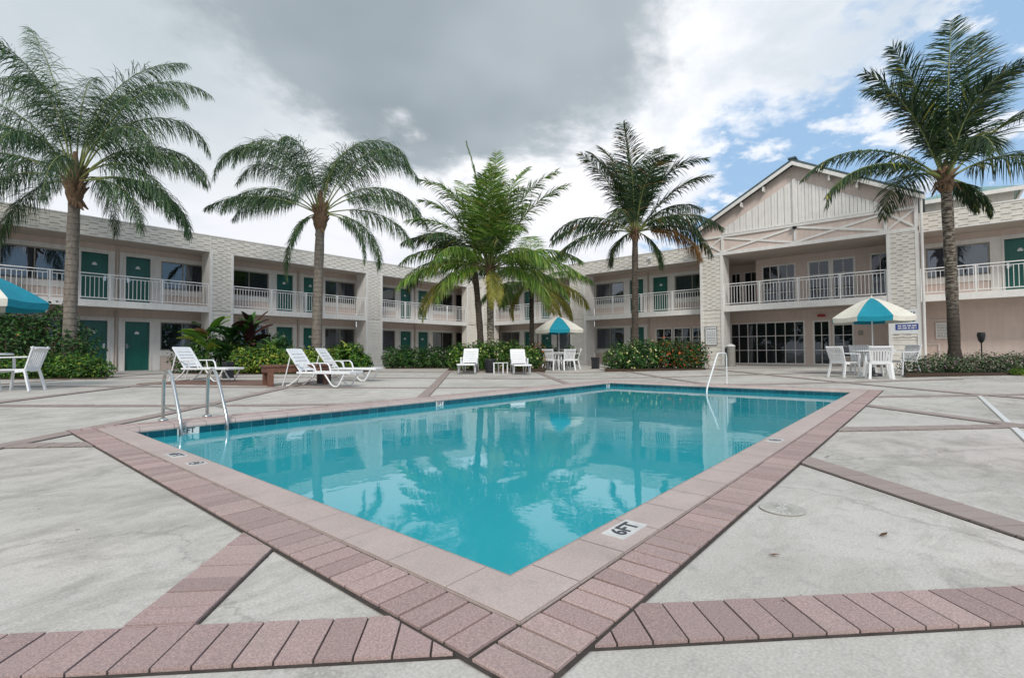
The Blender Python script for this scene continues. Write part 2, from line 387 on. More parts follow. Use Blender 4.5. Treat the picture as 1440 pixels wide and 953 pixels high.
# basin
mb = MB()
zb = -1.25
mb.quad((PX0, PY0, zb), (PX1, PY0, zb), (PX1, PY1, zb), (PX0, PY1, zb))
for a, b in (((PX0, PY0), (PX0, PY1)), ((PX0, PY1), (PX1, PY1)), ((PX1, PY1), (PX1, PY0)), ((PX1, PY0), (PX0, PY0))):
    mb.quad((*a, zb), (*b, zb), (*b, -.27), (*a, -.27), 0)
    mb.quad((*a, -.27), (*b, -.27), (*b, -.03), (*a, -.03), 1)
# entry steps in the far end
for k in range(3): mb.box(PX1-.01-.3*(3-k), PX1-.01, 2.6, 5.0, zb, -.35-.22*(2-k), 0)
tag(mb.build('pool_basin', [M['plaster'], M['tile']]), kind='structure')
mb = MB(); mb.quad((PX0+.001, PY0+.001, WZ), (PX1-.001, PY0+.001, WZ), (PX1-.001, PY1-.001, WZ), (PX0+.001, PY1-.001, WZ))
tag(mb.build('water', M['water']), kind='structure')
# coping: stones with a rounded lip over the water
def coping_run(mb, n, fn):                            # fn(t along, d across (0 outer..1 inner), z)
    prof = [(0, -.05), (0, .010), (.02, .017), (.90, .017), (.98, .008), (1.04, -.012), (1.06, -.028), (1.03, -.042), (.98, -.048)]
    for k in range(n):
        t0, t1 = k/n+.0002, (k+1)/n-.0002
        vs = [fn(t0, d, z) for d, z in prof]+[fn(t1, d, z) for d, z in prof]; q = len(prof)
        mb.add(vs, [(i, i+1, q+i+1, q+i) for i in range(q-1)], 0)
mb = MB(); w = .22; w2 = .23
def mit(c, a0, a1, t, d):                             # mitred ends
    return a0+(a1-a0)*t
def cl_(v, a, b): return max(a, min(b, v))
coping_run(mb, 34, lambda t, d, z: (cl_(CX0+(CX1-CX0)*t, CX0+w*d, CX1-w*d), CY0+w2*d, z))
coping_run(mb, 34, lambda t, d, z: (cl_(CX0+(CX1-CX0)*t, CX0+w*d, CX1-w*d), CY1-w2*d, z))
coping_run(mb, 18, lambda t, d, z: (CX0+w*d, cl_(CY0+(CY1-CY0)*t, CY0+w2*d, CY1-w2*d), z))
coping_run(mb, 18, lambda t, d, z: (CX1-w*d, cl_(CY0+(CY1-CY0)*t, CY0+w2*d, CY1-w2*d), z))
for (x0, x1, y0, y1) in ((CX0, CX1, CY0, PY0-.01), (CX0, CX1, PY1+.01, CY1), (CX0, PX0-.01, PY0-.01, PY1+.01), (PX1+.01, CX1, PY0-.01, PY1+.01)):
    mb.box(x0+.001, x1-.001, y0+.001, y1-.001, -.044, .0148, 1)
tag(mb.build('pool_coping', [M['coping'], M['grout']]), kind='structure')
# dirt bed under pavers and joints, then pavers
def brick(mb, c, u, L, W, zt, gap=.0058):              # c centre, u unit direction of long side
    v = (-u[1], u[0]); zt += random.uniform(-.0022, .0022); b = .003
    l, ww = L/2-gap, W/2-gap
    a = random.uniform(-.02, .02); u = (u[0]-v[0]*a, u[1]-v[1]*a)
    def P(i, j, z): return (c[0]+u[0]*i+v[0]*j, c[1]+u[1]*i+v[1]*j, z)
    bt = zt-.03
    vs = [P(-l, -ww, bt), P(l, -ww, bt), P(l, ww, bt), P(-l, ww, bt), P(-l, -ww, zt-b), P(l, -ww, zt-b), P(l, ww, zt-b), P(-l, ww, zt-b),
          P(-l+b, -ww+b, zt), P(l-b, -ww+b, zt), P(l-b, ww-b, zt), P(-l+b, ww-b, zt)]
    mb.add(vs, [(0, 1, 5, 4), (1, 2, 6, 5), (2, 3, 7, 6), (3, 0, 4, 7), (4, 5, 9, 8), (5, 6, 10, 9), (6, 7, 11, 10), (7, 4, 8, 11), (8, 9, 10, 11)])
BR = MB(); JT = MB(); S2 = math.sqrt(.5)
GJ = .004                                             # joint bed sheet 4 mm above the deck
ZB = .0145
for (x0, x1, y0, y1) in ((BX0-.008, BX1+.008, BY0-.008, CY0), (BX0-.008, BX1+.008, CY1, BY1+.008), (BX0-.008, CX0, CY0, CY1), (CX1, BX1+.008, CY0, CY1)):
    JT.quad((x0, y0, GJ), (x1, y0, GJ), (x1, y1, GJ), (x0, y1, GJ))
def row(a, b, u, off):                               # pavers laid side by side from a to b
    d = math.hypot(b[0]-a[0], b[1]-a[1]); n = max(1, round(d/.1)); W = d/n
    for k in range(n):
        t = (k+.5)/n; brick(BR, (a[0]+(b[0]-a[0])*t, a[1]+(b[1]-a[1])*t), u, .205, W, ZB)
row((BX0, (BY0+CY0)/2-.002), (BX1, (BY0+CY0)/2-.002), (0, 1), 0)
row((BX0, (BY1+CY1)/2+.002), (BX1, (BY1+CY1)/2+.002), (0, 1), 0)
row(((BX0+CX0)/2-.002, CY0+.0), ((BX0+CX0)/2-.002, CY1), (1, 0), 0)
row(((BX1+CX1)/2+.002, CY0+.0), ((BX1+CX1)/2+.002, CY1), (1, 0), 0)
# diagonal lattice of paver bands
S2 = math.sqrt(.5)
def inside_border(x, y, g=0): return BX0-g < x < BX1+g and BY0-g < y < BY1+g
def clip(poly, a, b, c):                             # keep a*x+b*y >= c
    out = []
    for i in range(len(poly)):
        p, q = poly[i], poly[(i+1) % len(poly)]; dp, dq = a*p[0]+b*p[1]-c, a*q[0]+b*q[1]-c
        if dp >= 0: out.append(p)
        if (dp >= 0) != (dq >= 0): t = dp/(dp-dq); out.append((p[0]+(q[0]-p[0])*t, p[1]+(q[1]-p[1])*t))
    return out
def prism(mb, poly, z0, z1, mi=0):
    n = len(poly)
    if n < 3: return
    ar = abs(sum(poly[i][0]*poly[(i+1) % n][1]-poly[(i+1) % n][0]*poly[i][1] for i in range(n)))/2
    if ar < 2e-4: return
    mb.add([(x, y, z1) for x, y in poly]+[(x, y, z0) for x, y in poly], [tuple(range(n))]+[(i, n+i, n+(i+1) % n, (i+1) % n) for i in range(n)], mi)
def cut(poly, g):                                    # trim a band paver against the pool border
    if len(poly) < 3: return []
    cx_, cy_ = sum(p[0] for p in poly)/len(poly), sum(p[1] for p in poly)/len(poly)
    ds = (BX0-cx_, cx_-BX1, BY0-cy_, cy_-BY1); k = ds.index(max(ds))
    if ds[k] < -.2: return []
    if ds[k] > .3: return poly
    return clip(poly, *((-1, 0, -(BX0-g)), (1, 0, BX1+g), (0, -1, -(BY0-g)), (0, 1, BY1+g))[k])
def band(kind, c, lo, hi):                           # kind 'sum': x+y=c ; 'dif': x-y=c ; runs over the other diagonal coordinate
    W = .1; step = W*math.sqrt(2); k = lo
    while k < hi:
        if kind == 'sum': x, y = (c+k)/2, (c-k)/2; u = (S2, S2)
        else: x, y = (k+c)/2, (k-c)/2; u = (S2, -S2)
        k += step
        if x > 23 or y > 23: continue
        z = gz(x, y); v = (-u[1], u[0])
        def poly(l, ww): return [(x+u[0]*i*l+v[0]*j*ww, y+u[1]*i*l+v[1]*j*ww) for i, j in ((-1, -1), (1, -1), (1, 1), (-1, 1))]
        P, J = poly(.099, W/2-.003), poly(.108, W/2+.001)
        if kind == 'dif':                            # butt against the crossing bands
            t = x+y
            for cs in SUMS:
                e = .101*math.sqrt(2)
                if abs(t-cs) < .5:
                    sg = 1 if t > cs else -1
                    P = clip(P, sg, sg, sg*cs+e+.004); J = clip(J, sg, sg, sg*cs+e-.003)
        P, J = cut(P, .010), cut(J, .002)
        prism(BR, P, z-.02, z+ZB-.0015+random.uniform(-.0012, .0012), 1 if max(x, y) > 2.9 else 0) if P else None
        prism(JT, J, z-.02, z+GJ-.001+random.uniform(0, .0006)) if J else None
SUMS = (2.01, 6.63, 11.2, 15.9, 20.5, 25.2); DIFS = (-15.2, -10.5, -5.85, -1.30, 3.40, 8.05, 12.7)
for c in SUMS[:1]: band('sum', c, -9, 16)
for c in SUMS[1:]: band('sum', c, -17, 17)
for c in DIFS: band('dif', c, 2.1, 34)
tag(BR.build('paver_band', [M['brick'], M['brickd']]), kind='structure')
tag(JT.build('paver_joint', M['joint']), kind='structure')

# depth and warning tiles set in the coping and the waterline
def marker(txt, cx, cy, w_, h_, rz, label, size=.095):
    t = empty('depth_marker', (cx, cy, .0175), rz, label, 'depth marker')
    b = MB(); b.box(-w_/2, w_/2, -h_/2, h_/2, -.004, .003); b.build('tile', M['tilewhite'], t)
    if txt == 'NODIVE':
        b = MB(); r0, r1 = h_*.34, h_*.44
        for k in range(24):
            a0, a1 = 2*math.pi*k/24, 2*math.pi*(k+1)/24
            b.quad(*[(r*math.cos(a), r*math.sin(a), .0045) for r, a in ((r0, a0), (r1, a0), (r1, a1), (r0, a1))])
        b.bar((-h_*.27, h_*.27, .004), (h_*.27, -h_*.27, .004), .008, .002); b.build('symbol', M['ink'], t)
        b = MB(); b.bar((-.022, -.012, .004), (.02, .012, .004), .011, .001); b.bar((.0, .0, .004), (.026, -.012, .004), .006, .001); b.build('figure', M['ink'], t)
    else: text_mesh(txt, size, M['ink'], 'lettering', t, (0, -.002, .004), bold=.002)
    return t
marker('6FT', 1.985, 1.043, .225, .108, 0, 'white tile reading 6FT on the near right coping', .102)
marker('6FT', 1.225, 4.50, .22, .108, R(-90), 'worn white depth tile on the left coping, farther of the two there', .1)
marker('NODIVE', 1.225, 4.04, .125, .108, R(-90), 'white no diving tile on the left coping, nearer of the two there')
marker('NODIVE', 4.78, 1.05, .20, .11, 0, 'white tile with dark ring on the right coping halfway along the pool')
def wmark(txt, X, w_, label):
    t = empty('depth_marker', (X, PY1-.004, -.078), 0, label, 'depth marker')
    b = MB(); b.box(-w_/2, w_/2, -.002, .002, -.04, .045); b.build('tile', M['tilewhite'], t)
    o = text_mesh(txt, .085, M['ink'], 'lettering', t, (0, -.0035, .002), (R(90), 0, 0), bold=.002)
wmark('6FT', 1.90, .22, 'white 6FT tile on the waterline behind the pool ladder')
wmark('5FT', 5.72, .17, 'white depth tile midway along the far left waterline')
wmark('3FT', 11.62, .18, 'white depth tile by the far corner of the pool')

# skimmer lid, deck channel, flat brown wedge
t = empty('skimmer_lid', (2.78, .585, .003), R(10), 'round pale valve lid with ribs set in the concrete right of the pool', 'skimmer lid')
b = MB(); n = 36
b.add([(.10*math.cos(2*math.pi*k/n), .10*math.sin(2*math.pi*k/n), .004) for k in range(n)]+[(.10*math.cos(2*math.pi*k/n), .10*math.sin(2*math.pi*k/n), -.004) for k in range(n)],
      [tuple(range(n))]+[(k, (k+1) % n, n+(k+1) % n, n+k)[::-1] for k in range(n)])
b.build('lid', M['lid'], t)
b = MB()
for k in range(20):
    a = 2*math.pi*k/20; b.bar((.028*math.cos(a), .028*math.sin(a), .0048), (.092*math.cos(a), .092*math.sin(a), .0048), .004, .003)
b.tube([(.102*math.cos(2*math.pi*k/36), .102*math.sin(2*math.pi*k/36), .003) for k in range(37)], .003, 5, cap=False)
b.tube([(0, 0, .003), (0, 0, .007)], .006, 8)
b.build('ribs', M['lidr'], t)
b = MB(); b.box(4.5, 12.05, -.665, -.615, -.01, .007); b.box(4.5, 12.05, -.613, -.603, -.01, .006, 1)
tag(b.build('deck_drain', [M['rail'], M['grey']]), 'long white strip drain running across the right deck', 'drain')
b = MB()  # thin brown wedge lying flat on the deck
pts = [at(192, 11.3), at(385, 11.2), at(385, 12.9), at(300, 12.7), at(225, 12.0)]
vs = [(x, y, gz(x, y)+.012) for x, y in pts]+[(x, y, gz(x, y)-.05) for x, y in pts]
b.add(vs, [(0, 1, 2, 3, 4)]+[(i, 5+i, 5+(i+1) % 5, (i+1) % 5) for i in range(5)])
tag(b.build('brown_patch', M['brownflat']), kind='structure')

# ------------------------------------------------------------------ hotel building
YF, XF, BZ = 23.6, 24.0, .15
ZS0, ZS1, ZR, ZF0, ZT = 2.62, 2.87, 3.87, 5.29, 5.96
root = empty('hotel_building', (24.0, 23.6, .15), 0, 'two storey cream and pink hotel with white railings and teal doors wrapping around the pool', 'building')
class WM(MB):                                        # wing mesh: s along, d into the building, z
    def __init__(s, w): MB.__init__(s); s.w = w
    def wb(s, s0, s1, d0, d1, z0, z1, mi=0):
        if s.w == 'L': s.box(s0, s1, YF+d0, YF+d1, z0, z1, mi)
        elif s.w == 'R': s.box(XF+d0, XF+d1, s0, s1, z0, z1, mi)
        else: s.box(23.2+d0, 23.2+d1, s0, s1, z0, z1, mi)
    def P(s, a, d, z):
        return (a, YF+d, z) if s.w == 'L' else ((XF if s.w == 'R' else 23.2)+d, a, z)
    def done(s, name, mat, parent=root): return s.build(name, mat, parent, world=True)
def shingles(m, s0, s1, z0, z1, df, tw=.25, rh=.165, plain_below=None):
    # staggered-butt siding: every other tile stops short of the one below it and leaves a narrow open slot
    n = max(1, round((s1-s0)/tw)); tw = (s1-s0)/n; nr = max(1, round((z1-z0)/rh)); rh = (z1-z0)/nr
    for r in range(nr):
        za, zb_ = z0+r*rh, z0+(r+1)*rh
        if plain_below and za < plain_below:
            
            if r % 2 == 0: tri(m, s0, s1, za+.012, min(zb_+rh, plain_below+.05), df, .030)
            continue
        for k in range(n):
            o = .024 if (k+r) % 2 else 0
            a, b = s0+k*tw, s0+(k+1)*tw
            m.wb(a, b, df-.042, df-.001, za+o, zb_)
def tri(m, s0, s1, za, zb_, df, th):                 # one lap: proud at its foot, flush at its head
    t2 = .014
    A = [m.P(s0, df-t2, zb_), m.P(s1, df-t2, zb_), m.P(s1, df-th, za), m.P(s0, df-th, za), m.P(s0, df, za+.004), m.P(s1, df, za+.004), m.P(s0, df, zb_), m.P(s1, df, zb_)]
    f = [(0, 1, 2, 3), (3, 2, 5, 4), (0, 3, 4, 6), (1, 7, 5, 2), (0, 6, 7, 1)]
    if m.w == 'L': f = [tuple(reversed(q)) for q in f]
    m.add(A, f)
def wall(m, s0, s1, z0, z1, d, ops, dep=.14, mi=0):   # wall face with openings and their reveals
    S = sorted({s0, s1, *[o[0] for o in ops], *[o[1] for o in ops]}); Z = sorted({z0, z1, *[o[2] for o in ops], *[o[3] for o in ops]})
    S = [s for s in S if s0 <= s <= s1]; Z = [z for z in Z if z0 <= z <= z1]
    for i in range(len(S)-1):
        for j in range(len(Z)-1):
            cs, cz = (S[i]+S[i+1])/2, (Z[j]+Z[j+1])/2
            if any(o[0] < cs < o[1] and o[2] < cz < o[3] for o in ops): continue
            m.quad(m.P(S[i], d, Z[j]), m.P(S[i+1], d, Z[j]), m.P(S[i+1], d, Z[j+1]), m.P(S[i], d, Z[j+1]), mi)
    for a, b, c, e in ops:
        for q in (((a, c), (a, e)), ((b, c), (b, e)), ((a, e), (b, e)), ((a, c), (b, c))):
            (p0, q0), (p1, q1) = q
            m.quad(m.P(p0, d, q0), m.P(p1, d, q1), m.P(p1, d+dep, q1), m.P(p0, d+dep, q0), mi)
def door(w, a, b, z0, z1, d, side, mat=None):
    m = WM(w); m.wb(a+.01, b-.01, d+.08, d+.12, z0+.02, z1); dr = m.done('door', mat or M['teal'])
    m = WM(w)
    for x in (a, b): m.wb(x-.06, x+.012*(1 if x == a else -1)+0, d-.045, d-.005, z0, z1+.06)
    m = WM(w); m.wb(a-.06, a+.01, d-.05, d+.1, z0, z1+.06); m.wb(b-.01, b+.06, d-.05, d+.1, z0, z1+.06); m.wb(a+.01, b-.01, d-.05, d+.1, z1, z1+.06)
    m.done('door_frame', M['trim'], dr)
    hx = b-.1 if side > 0 else a+.1
    m = WM(w); m.wb(hx-.035, hx+.035, d+.05, d+.078, z0+.92, z0+1.12); m.wb(hx-.09 if side > 0 else hx, hx if side > 0 else hx+.09, d+.02, d+.045, z0+.98, z0+1.01)
    m.done('handle', M['chrome'], dr)
    c = (a+b)/2
    m = WM(w); m.wb(c-.075, c+.075, d+.062, d+.078, z0+1.52, z0+1.585); m.wb(c-.045, c+.045, d+.062, d+.078, z0+1.592, z0+1.63); m.done('number_plate', M['paper'], dr)
    m = WM(w); m.wb(a, b, d-.03, d+.12, z0, z0+.018); m.done('threshold', M['grey'], dr)
def window(w, a, b, z0, z1, d, curtain=0, sill=True, glass='glass'):
    m = WM(w); f = .05
    m.wb(a, a+f, d+.03, d+.09, z0, z1); m.wb(b-f, b, d+.03, d+.09, z0, z1); m.wb(a+f, b-f, d+.03, d+.09, z1-f, z1); m.wb(a+f, b-f, d+.03, d+.09, z0, z0+f)
    c = (a+b)/2; m.wb(c-.02, c+.02, d+.035, d+.085, z0+f, z1-f)
    wn = m.done('window', M['grey'])
    m = WM(w); m.quad(m.P(a+f, d+.06, z0+f), m.P(b-f, d+.06, z0+f), m.P(b-f, d+.06, z1-f), m.P(a+f, d+.06, z1-f)); m.done('pane', M[glass], wn)
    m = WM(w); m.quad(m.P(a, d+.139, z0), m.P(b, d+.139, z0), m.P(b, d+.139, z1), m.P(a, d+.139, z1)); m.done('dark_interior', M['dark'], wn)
    if curtain:
        ca, cb = (a+f, c-.05) if curtain < 0 else (c-.15, b-f)
        m = WM(w); n = 18
        for k in range(n):
            t0, t1 = ca+(cb-ca)*k/n, ca+(cb-ca)*(k+1)/n; e0, e1 = d+.115+.012*(k % 2), d+.115+.012*((k+1) % 2)
            m.quad(m.P(t0, e0, z0+.06), m.P(t1, e1, z0+.06), m.P(t1, e1, z1-.05), m.P(t0, e0, z1-.05))
        m.done('curtain', M['curtain'], wn)
UD0, UD1, LD0, LD1 = ZS1, 4.86, BZ, 2.18
UW0, UW1, LW0, LW1 = 3.63, 4.84, .99, 2.21
WD = 1.5
def bay(w, c, s0, s1, dirn, lower=True, lobby=False):
    """one bay between columns: two rooms mirrored about c, on both floors. dirn flips handles"""
    ups, los = [], []
    d0, d1, w0, w1 = .27, 1.13, 1.50, 3.33
    for sg in (-1, 1):
        for (a, b, kind) in ((d0, d1, 'door'), (w0, w1, 'win')):
            p, q = sorted((c+sg*a, c+sg*b)); p = max(p, s0-.25); q = min(q, s1+.25)
            if q-p < .4: continue
            ups.append((p, q, kind, sg)); los.append((p, q, kind, sg))
    uo = [(p, q, UD0, UD1) if k == 'door' else (p, q, UW0, UW1) for p, q, k, _ in ups]
    if lobby: los = [o for o in los if not (o[3] == -1)]
    lo = [(p, q, LD0, LD1) if k == 'door' else (p, q, LW0, LW1) for p, q, k, _ in los] if lower else []
    if lobby: lo.append((8.75, 11.40, .55, 2.08))
    m = WM(w); wall(m, s0-.3, s1+.3, ZS1, 5.25, WD, uo); wall(m, s0-.3, s1+.3, 0, ZS0+.05, WD, lo); m.done('wall', M['pink'])
    # white surrounds
    m = WM(w)
    for fl, (D0, D1, W0, W1, lst) in enumerate(((UD0, UD1, UW0, UW1, ups), (LD0, LD1, LW0, LW1, los if lower else []))):
        for sg in (-1, 1):
            if lobby and fl == 1 and sg == -1: continue
            if not lst: continue
            ws = [o for o in lst if o[3] == sg and o[2] == 'win']; ww = ws[0] if ws else None
            din, dout, wi = c+sg*d0, c+sg*d1, c+sg*w0
            wo = (ww[1] if sg > 0 else ww[0]) if ww else wi
            e = .028
            m.wb(*sorted((din-sg*.20, din-sg*.062)), WD-e, WD, D0, D1+.15)
            m.wb(*sorted((dout+sg*.062, wi)), WD-e, WD, D0, D1+.15)
            m.wb(*sorted((din-sg*.062, dout+sg*.062)), WD-e, WD, D1+.062, D1+.15)
            m.wb(*sorted((wi, wo+sg*.14)), WD-e, WD, W1, D1+.15)
            m.wb(*sorted((wo, wo+sg*.14)), WD-e, WD, W0-.24, W1)
            m.wb(*sorted((wi, wo)), WD-e, WD, W0-.24, W0)
    m.done('surround', M['trim'])
    for p, q, k, sg in ups:
        if k == 'door': door(w, p, q, UD0, UD1, WD, -sg if dirn > 0 else sg)
        else: window(w, p, q, UW0, UW1, WD, random.choice((-1, 1, 1)))
    if lower:
        for p, q, k, sg in los:
            if k == 'door': door(w, p, q, LD0, LD1, WD, -sg if dirn > 0 else sg)
            else: window(w, p, q, LW0, LW1, WD, random.choice((-1, 1)))
    m = WM(w); m.tube([m.P(c, WD-.06, .2), m.P(c, WD-.06, 2.6)], .04, 8); m.tube([m.P(c, WD-.06, 2.9), m.P(c, WD-.06, 5.2)], .04, 8)
    m.done('downpipe', M['soffit'])
def railing(w, s0, s1, d=0.06, z1=ZR):
    m = WM(w); z0 = ZS1+.09; n = max(2, round((s1-s0)/1.65)); L = (s1-s0)/n
    m.wb(s0, s1, d, d+.045, z1-.035, z1); m.wb(s0, s1, d+.008, d+.038, z0-.02, z0+.015)
    for k in range(n+1):
        x = s0+L*k; m.wb(x-.025, x+.025, d-.004, d+.046, ZS1, z1-.03)
    for k in range(n):
        a, b = s0+L*k+.06, s0+L*(k+1)-.06; q = max(3, round((b-a)/.125))
        m.wb(a, b, d+.01, d+.035, z1-.135, z1-.112)
        for j in range(q+1):
            x = a+(b-a)*j/q; top = z1-.135 if 0 < j < q else z1-.03
            m.wb(x-.009, x+.009, d+.012, d+.032, z0, top)
    m.done('railing', M['rail'])
def column(w, s0, s1, z1=ZF0, dep=.95, plain=ZS0, z0=.1):
    m = WM(w); m.wb(s0+.01, s1-.01, .02, dep, z0, z1); cm = m.done('column', M['cream'])
    m = WM(w); shingles(m, s0+.11, s1-.11, z0+.12, z1, .02, (s1-s0-.22)/4, .096, plain); m.done('siding', M['cream'], cm)
    m = WM(w)
    for a in (s0, s1-.11): m.wb(a, a+.11, -.04, .022, z0, z1)
    m.wb(s0-.012, s0+.012, -.02, dep-.01, z0, z1); m.wb(s1-.012, s1+.012, -.02, dep-.01, z0, z1); m.wb(s0+.11, s1-.11, -.022, .022, z0, z0+.13)
    m.done('corner_trim', M['trim'], cm)
def fascia(w, s0, s1, breaks=()):
    m = WM(w); m.wb(s0, s1, .03, .22, ZF0-.02, ZT-.05); fs = m.done('fascia', M['cream'])
    m = WM(w); shingles(m, s0, s1, ZF0, ZT-.052, .028, .27, .100); m.done('siding', M['cream'], fs)
    m = WM(w); m.wb(s0, s1, -.035, .24, ZT-.05, ZT); m.wb(s0, s1, -.024, .05, ZF0-.055, ZF0-.002)
    for x in breaks: m.wb(x-.012, x+.012, -.03, .02, ZF0, ZT-.05)
    m.done('fascia_trim', M['trim'], fs)
# left wing
Lc = [(-.15, .85), (7.58, 8.52), (15.31, 16.34), (23.03, 24.0)]
for a, b in Lc[:3]: column('L', a, b)
for c, s0, s1 in ((-3.6, -8, -.15), (4.69, .85, 7.58), (12.2, 8.52, 15.31), (19.82, 16.34, 23.03)):
    bay('L', c, s0, s1, 1); railing('L', s0+.02, s1-.02)
fascia('L', -8, 24.0, (.85, 7.6, 15.3, 23.03))
# right wing
Rc = [(14.92, 15.95), (22.0, 23.6)]
column('R', 14.92, 15.95)
bay('R', 19.5, 15.95, 22.4, -1); railing('R', 15.97, 22.0)
bay('R', 11.78, 8.11, 14.92, -1, lobby=True); railing('R', 8.15, 14.9)
bay('R', -3.3, -7.5, .25, -1, lower=False); railing('R', -7.4, .2)
fascia('R', 8.11, 23.6, (14.92, 22.1)); fascia('R', -8, .2, ())
# corner pillars of the two wings
m = WM('L'); m.wb(23.05, 23.98, .03, .5, .1, ZF0); cc = m.done('column', M['cream'])
m = WM('L'); shingles(m, 23.13, 23.9, .2, ZF0, .03, .26, .096, ZS0); m.done('siding', M['cream'], cc)
m = WM('L'); m.wb(23.03, 23.13, -.02, .03, .1, ZF0); m.wb(23.9, 24.0, -.02, .03, .1, ZF0); m.done('corner_trim', M['trim'], cc)
m = WM('R'); m.wb(22.05, 23.56, .03, .5, .1, ZF0); cc = m.done('column', M['cream'])
m = WM('R'); shingles(m, 22.1, 22.95, .2, ZF0, .03, .28, .096, ZS0); m.done('siding', M['cream'], cc)
m = WM('R'); m.wb(22.0, 22.1, -.02, .03, .1, ZF0); m.wb(22.95, 23.10, -.02, .03, .1, ZF0); m.done('corner_trim', M['trim'], cc)
# corner walls, with flat near-black slabs painting in the shade of the openings
m = WM('L'); m.wb(23.30, 25.6, 1.505, 1.6, 0, 5.25); m.done('wall', M['pink'])
m = WM('R'); m.wb(22.65, 25.1, 1.505, 1.6, 0, 5.25); m.done('wall', M['pink'])
m = WM('L'); m.wb(23.45, 24.3, 1.44, 1.49, BZ, 2.2); m.wb(23.45, 24.3, 1.44, 1.49, ZS1, 4.85); m.done('passage_shade', M['dark'])
# slabs, soffits, roof
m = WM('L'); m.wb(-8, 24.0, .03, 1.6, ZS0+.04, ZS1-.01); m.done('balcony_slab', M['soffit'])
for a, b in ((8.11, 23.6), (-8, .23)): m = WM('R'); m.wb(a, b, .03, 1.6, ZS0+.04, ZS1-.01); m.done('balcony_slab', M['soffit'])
for w_, lst in (('L', ((-8, -.15), (.85, 7.58), (8.52, 15.31), (16.34, 23.03))), ('R', ((-8, .23), (8.11, 14.92), (15.95, 22.0)))):
    for a, b in lst: m = WM(w_); m.wb(a, b, .0, .03, ZS0, ZS1); m.wb(a, b, .03, .09, ZS0-.0, ZS0+.04); m.done('slab_edge', M['trim'])
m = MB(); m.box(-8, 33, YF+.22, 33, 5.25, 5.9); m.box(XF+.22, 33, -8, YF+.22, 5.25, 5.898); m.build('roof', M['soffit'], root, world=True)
m = MB(); m.box(-8, -7.9, YF+1.5, 33, .1, 5.25); m.box(25.5, 33, -8, -7.9, .1, 5.25); m.build('end_wall', M['pink'], root, world=True)
# ground floor of the far right bay: conduit on the wall
m = WM('R'); m.tube([m.P(.2, 1.47, 1.98), m.P(-.55, 1.47, 1.98)], .02, 6); m.tube([m.P(.2, 1.47, 1.02), m.P(-.3, 1.47, 1.02)], .02, 6); m.tube([m.P(-.28, 1.47, 1.02), m.P(-.28, 1.47, .2)], .025, 6)
m.tube([m.P(-.9, 1.47, 1.2), m.P(-4.4, 1.47, 1.2)], .008, 5); m.done('conduit', M['trim'])

# french windows with white glazing bars
def grid_window(w, a, b, z0, z1, d, nc, nr, name='window', fr=.06, bar=.028, glass='glassdark', back=True, mullions=()):
    m = WM(w); m.wb(a, a+fr, d-.02, d+.06, z0, z1); m.wb(b-fr, b, d-.02, d+.06, z0, z1); m.wb(a+fr, b-fr, d-.02, d+.06, z1-fr, z1); m.wb(a+fr, b-fr, d-.02, d+.06, z0, z0+fr)
    for k in range(1, nc):
        x = a+(b-a)*k/nc; bw = bar*(2 if k in mullions else 1); m.wb(x-bw/2, x+bw/2, d+.0, d+.05, z0+fr, z1-fr)
    for k in range(1, nr):
        z = z0+(z1-z0)*k/nr; m.wb(a+fr, b-fr, d+.004, d+.046, z-bar/2, z+bar/2)
    wn = m.done(name, M['trim'])
    m = WM(w); m.quad(m.P(a+fr, d+.03, z0+fr), m.P(b-fr, d+.03, z0+fr), m.P(b-fr, d+.03, z1-fr), m.P(a+fr, d+.03, z1-fr)); m.done('pane', M[glass], wn)
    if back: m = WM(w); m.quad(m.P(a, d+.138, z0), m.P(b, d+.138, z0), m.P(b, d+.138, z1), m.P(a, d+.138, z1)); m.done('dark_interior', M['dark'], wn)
grid_window('R', 10.45, 11.40, .55, 2.08, WD, 2, 3); grid_window('R', 9.45, 10.40, .55, 2.08, WD, 2, 3); grid_window('R', 8.75, 9.40, .55, 2.08, WD, 2, 3)
# gable block
G0, G1, GD = .23, 8.11, 2.3
gw = WM('G')
ops_u = [(4.60, 6.02, ZS1+.02, 4.84), (2.33, 4.13, ZS1+.02, 4.86), (1.15, 1.83, ZS1+.02, 4.88)]
ops_l = [(4.28, 7.50, .18, 2.18), (3.30, 3.98, .16, 2.16), (2.45, 3.22, .5, 1.97)]
wall(gw, 1.0, 6.28, ZS1, 5.2, GD, ops_u); wall(gw, 1.0, 7.6, 0, ZS0+.05, GD, ops_l)
gw.quad(gw.P(6.28, GD, ZS1), gw.P(6.28, GD+1.1, ZS1), gw.P(6.28, GD+1.1, 5.2), gw.P(6.28, GD, 5.2))
ops_r = [(7.25, 7.75, 3.2, 4.82), (6.42, 7.12, 3.2, 4.82)]
wall(gw, 6.28, 8.1, ZS1, 5.2, GD+1.1, ops_r)
gw.wb(8.0, 8.1, .9, GD+1.1, ZS1, 5.2); gw.wb(7.6, 8.1, .9, GD+.05, 0, ZS0); gw.wb(.25, 1.0, .9, GD+.1, ZS1, 5.2); gw.wb(.25, 1.0, .9, GD+.1, 0, ZS0)
gw.done('wall', M['pink'])
grid_window('G', 4.60, 6.02, ZS1+.02, 4.84, GD, 4, 3, mullions=(2,))
grid_window('G', 3.232, 4.13, ZS1+.02, 4.86, GD, 2, 3, 'door', .09); grid_window('G', 2.33, 3.228, ZS1+.02, 4.86, GD, 2, 3, 'door', .09)
grid_window('G', 1.15, 1.83, ZS1+.02, 4.88, GD, 2, 1)
grid_window('G', 7.25, 7.75, 3.2, 4.82, GD+1.1, 2, 1); grid_window('G', 6.42, 7.12, 3.2, 4.82, GD+1.1, 2, 1)
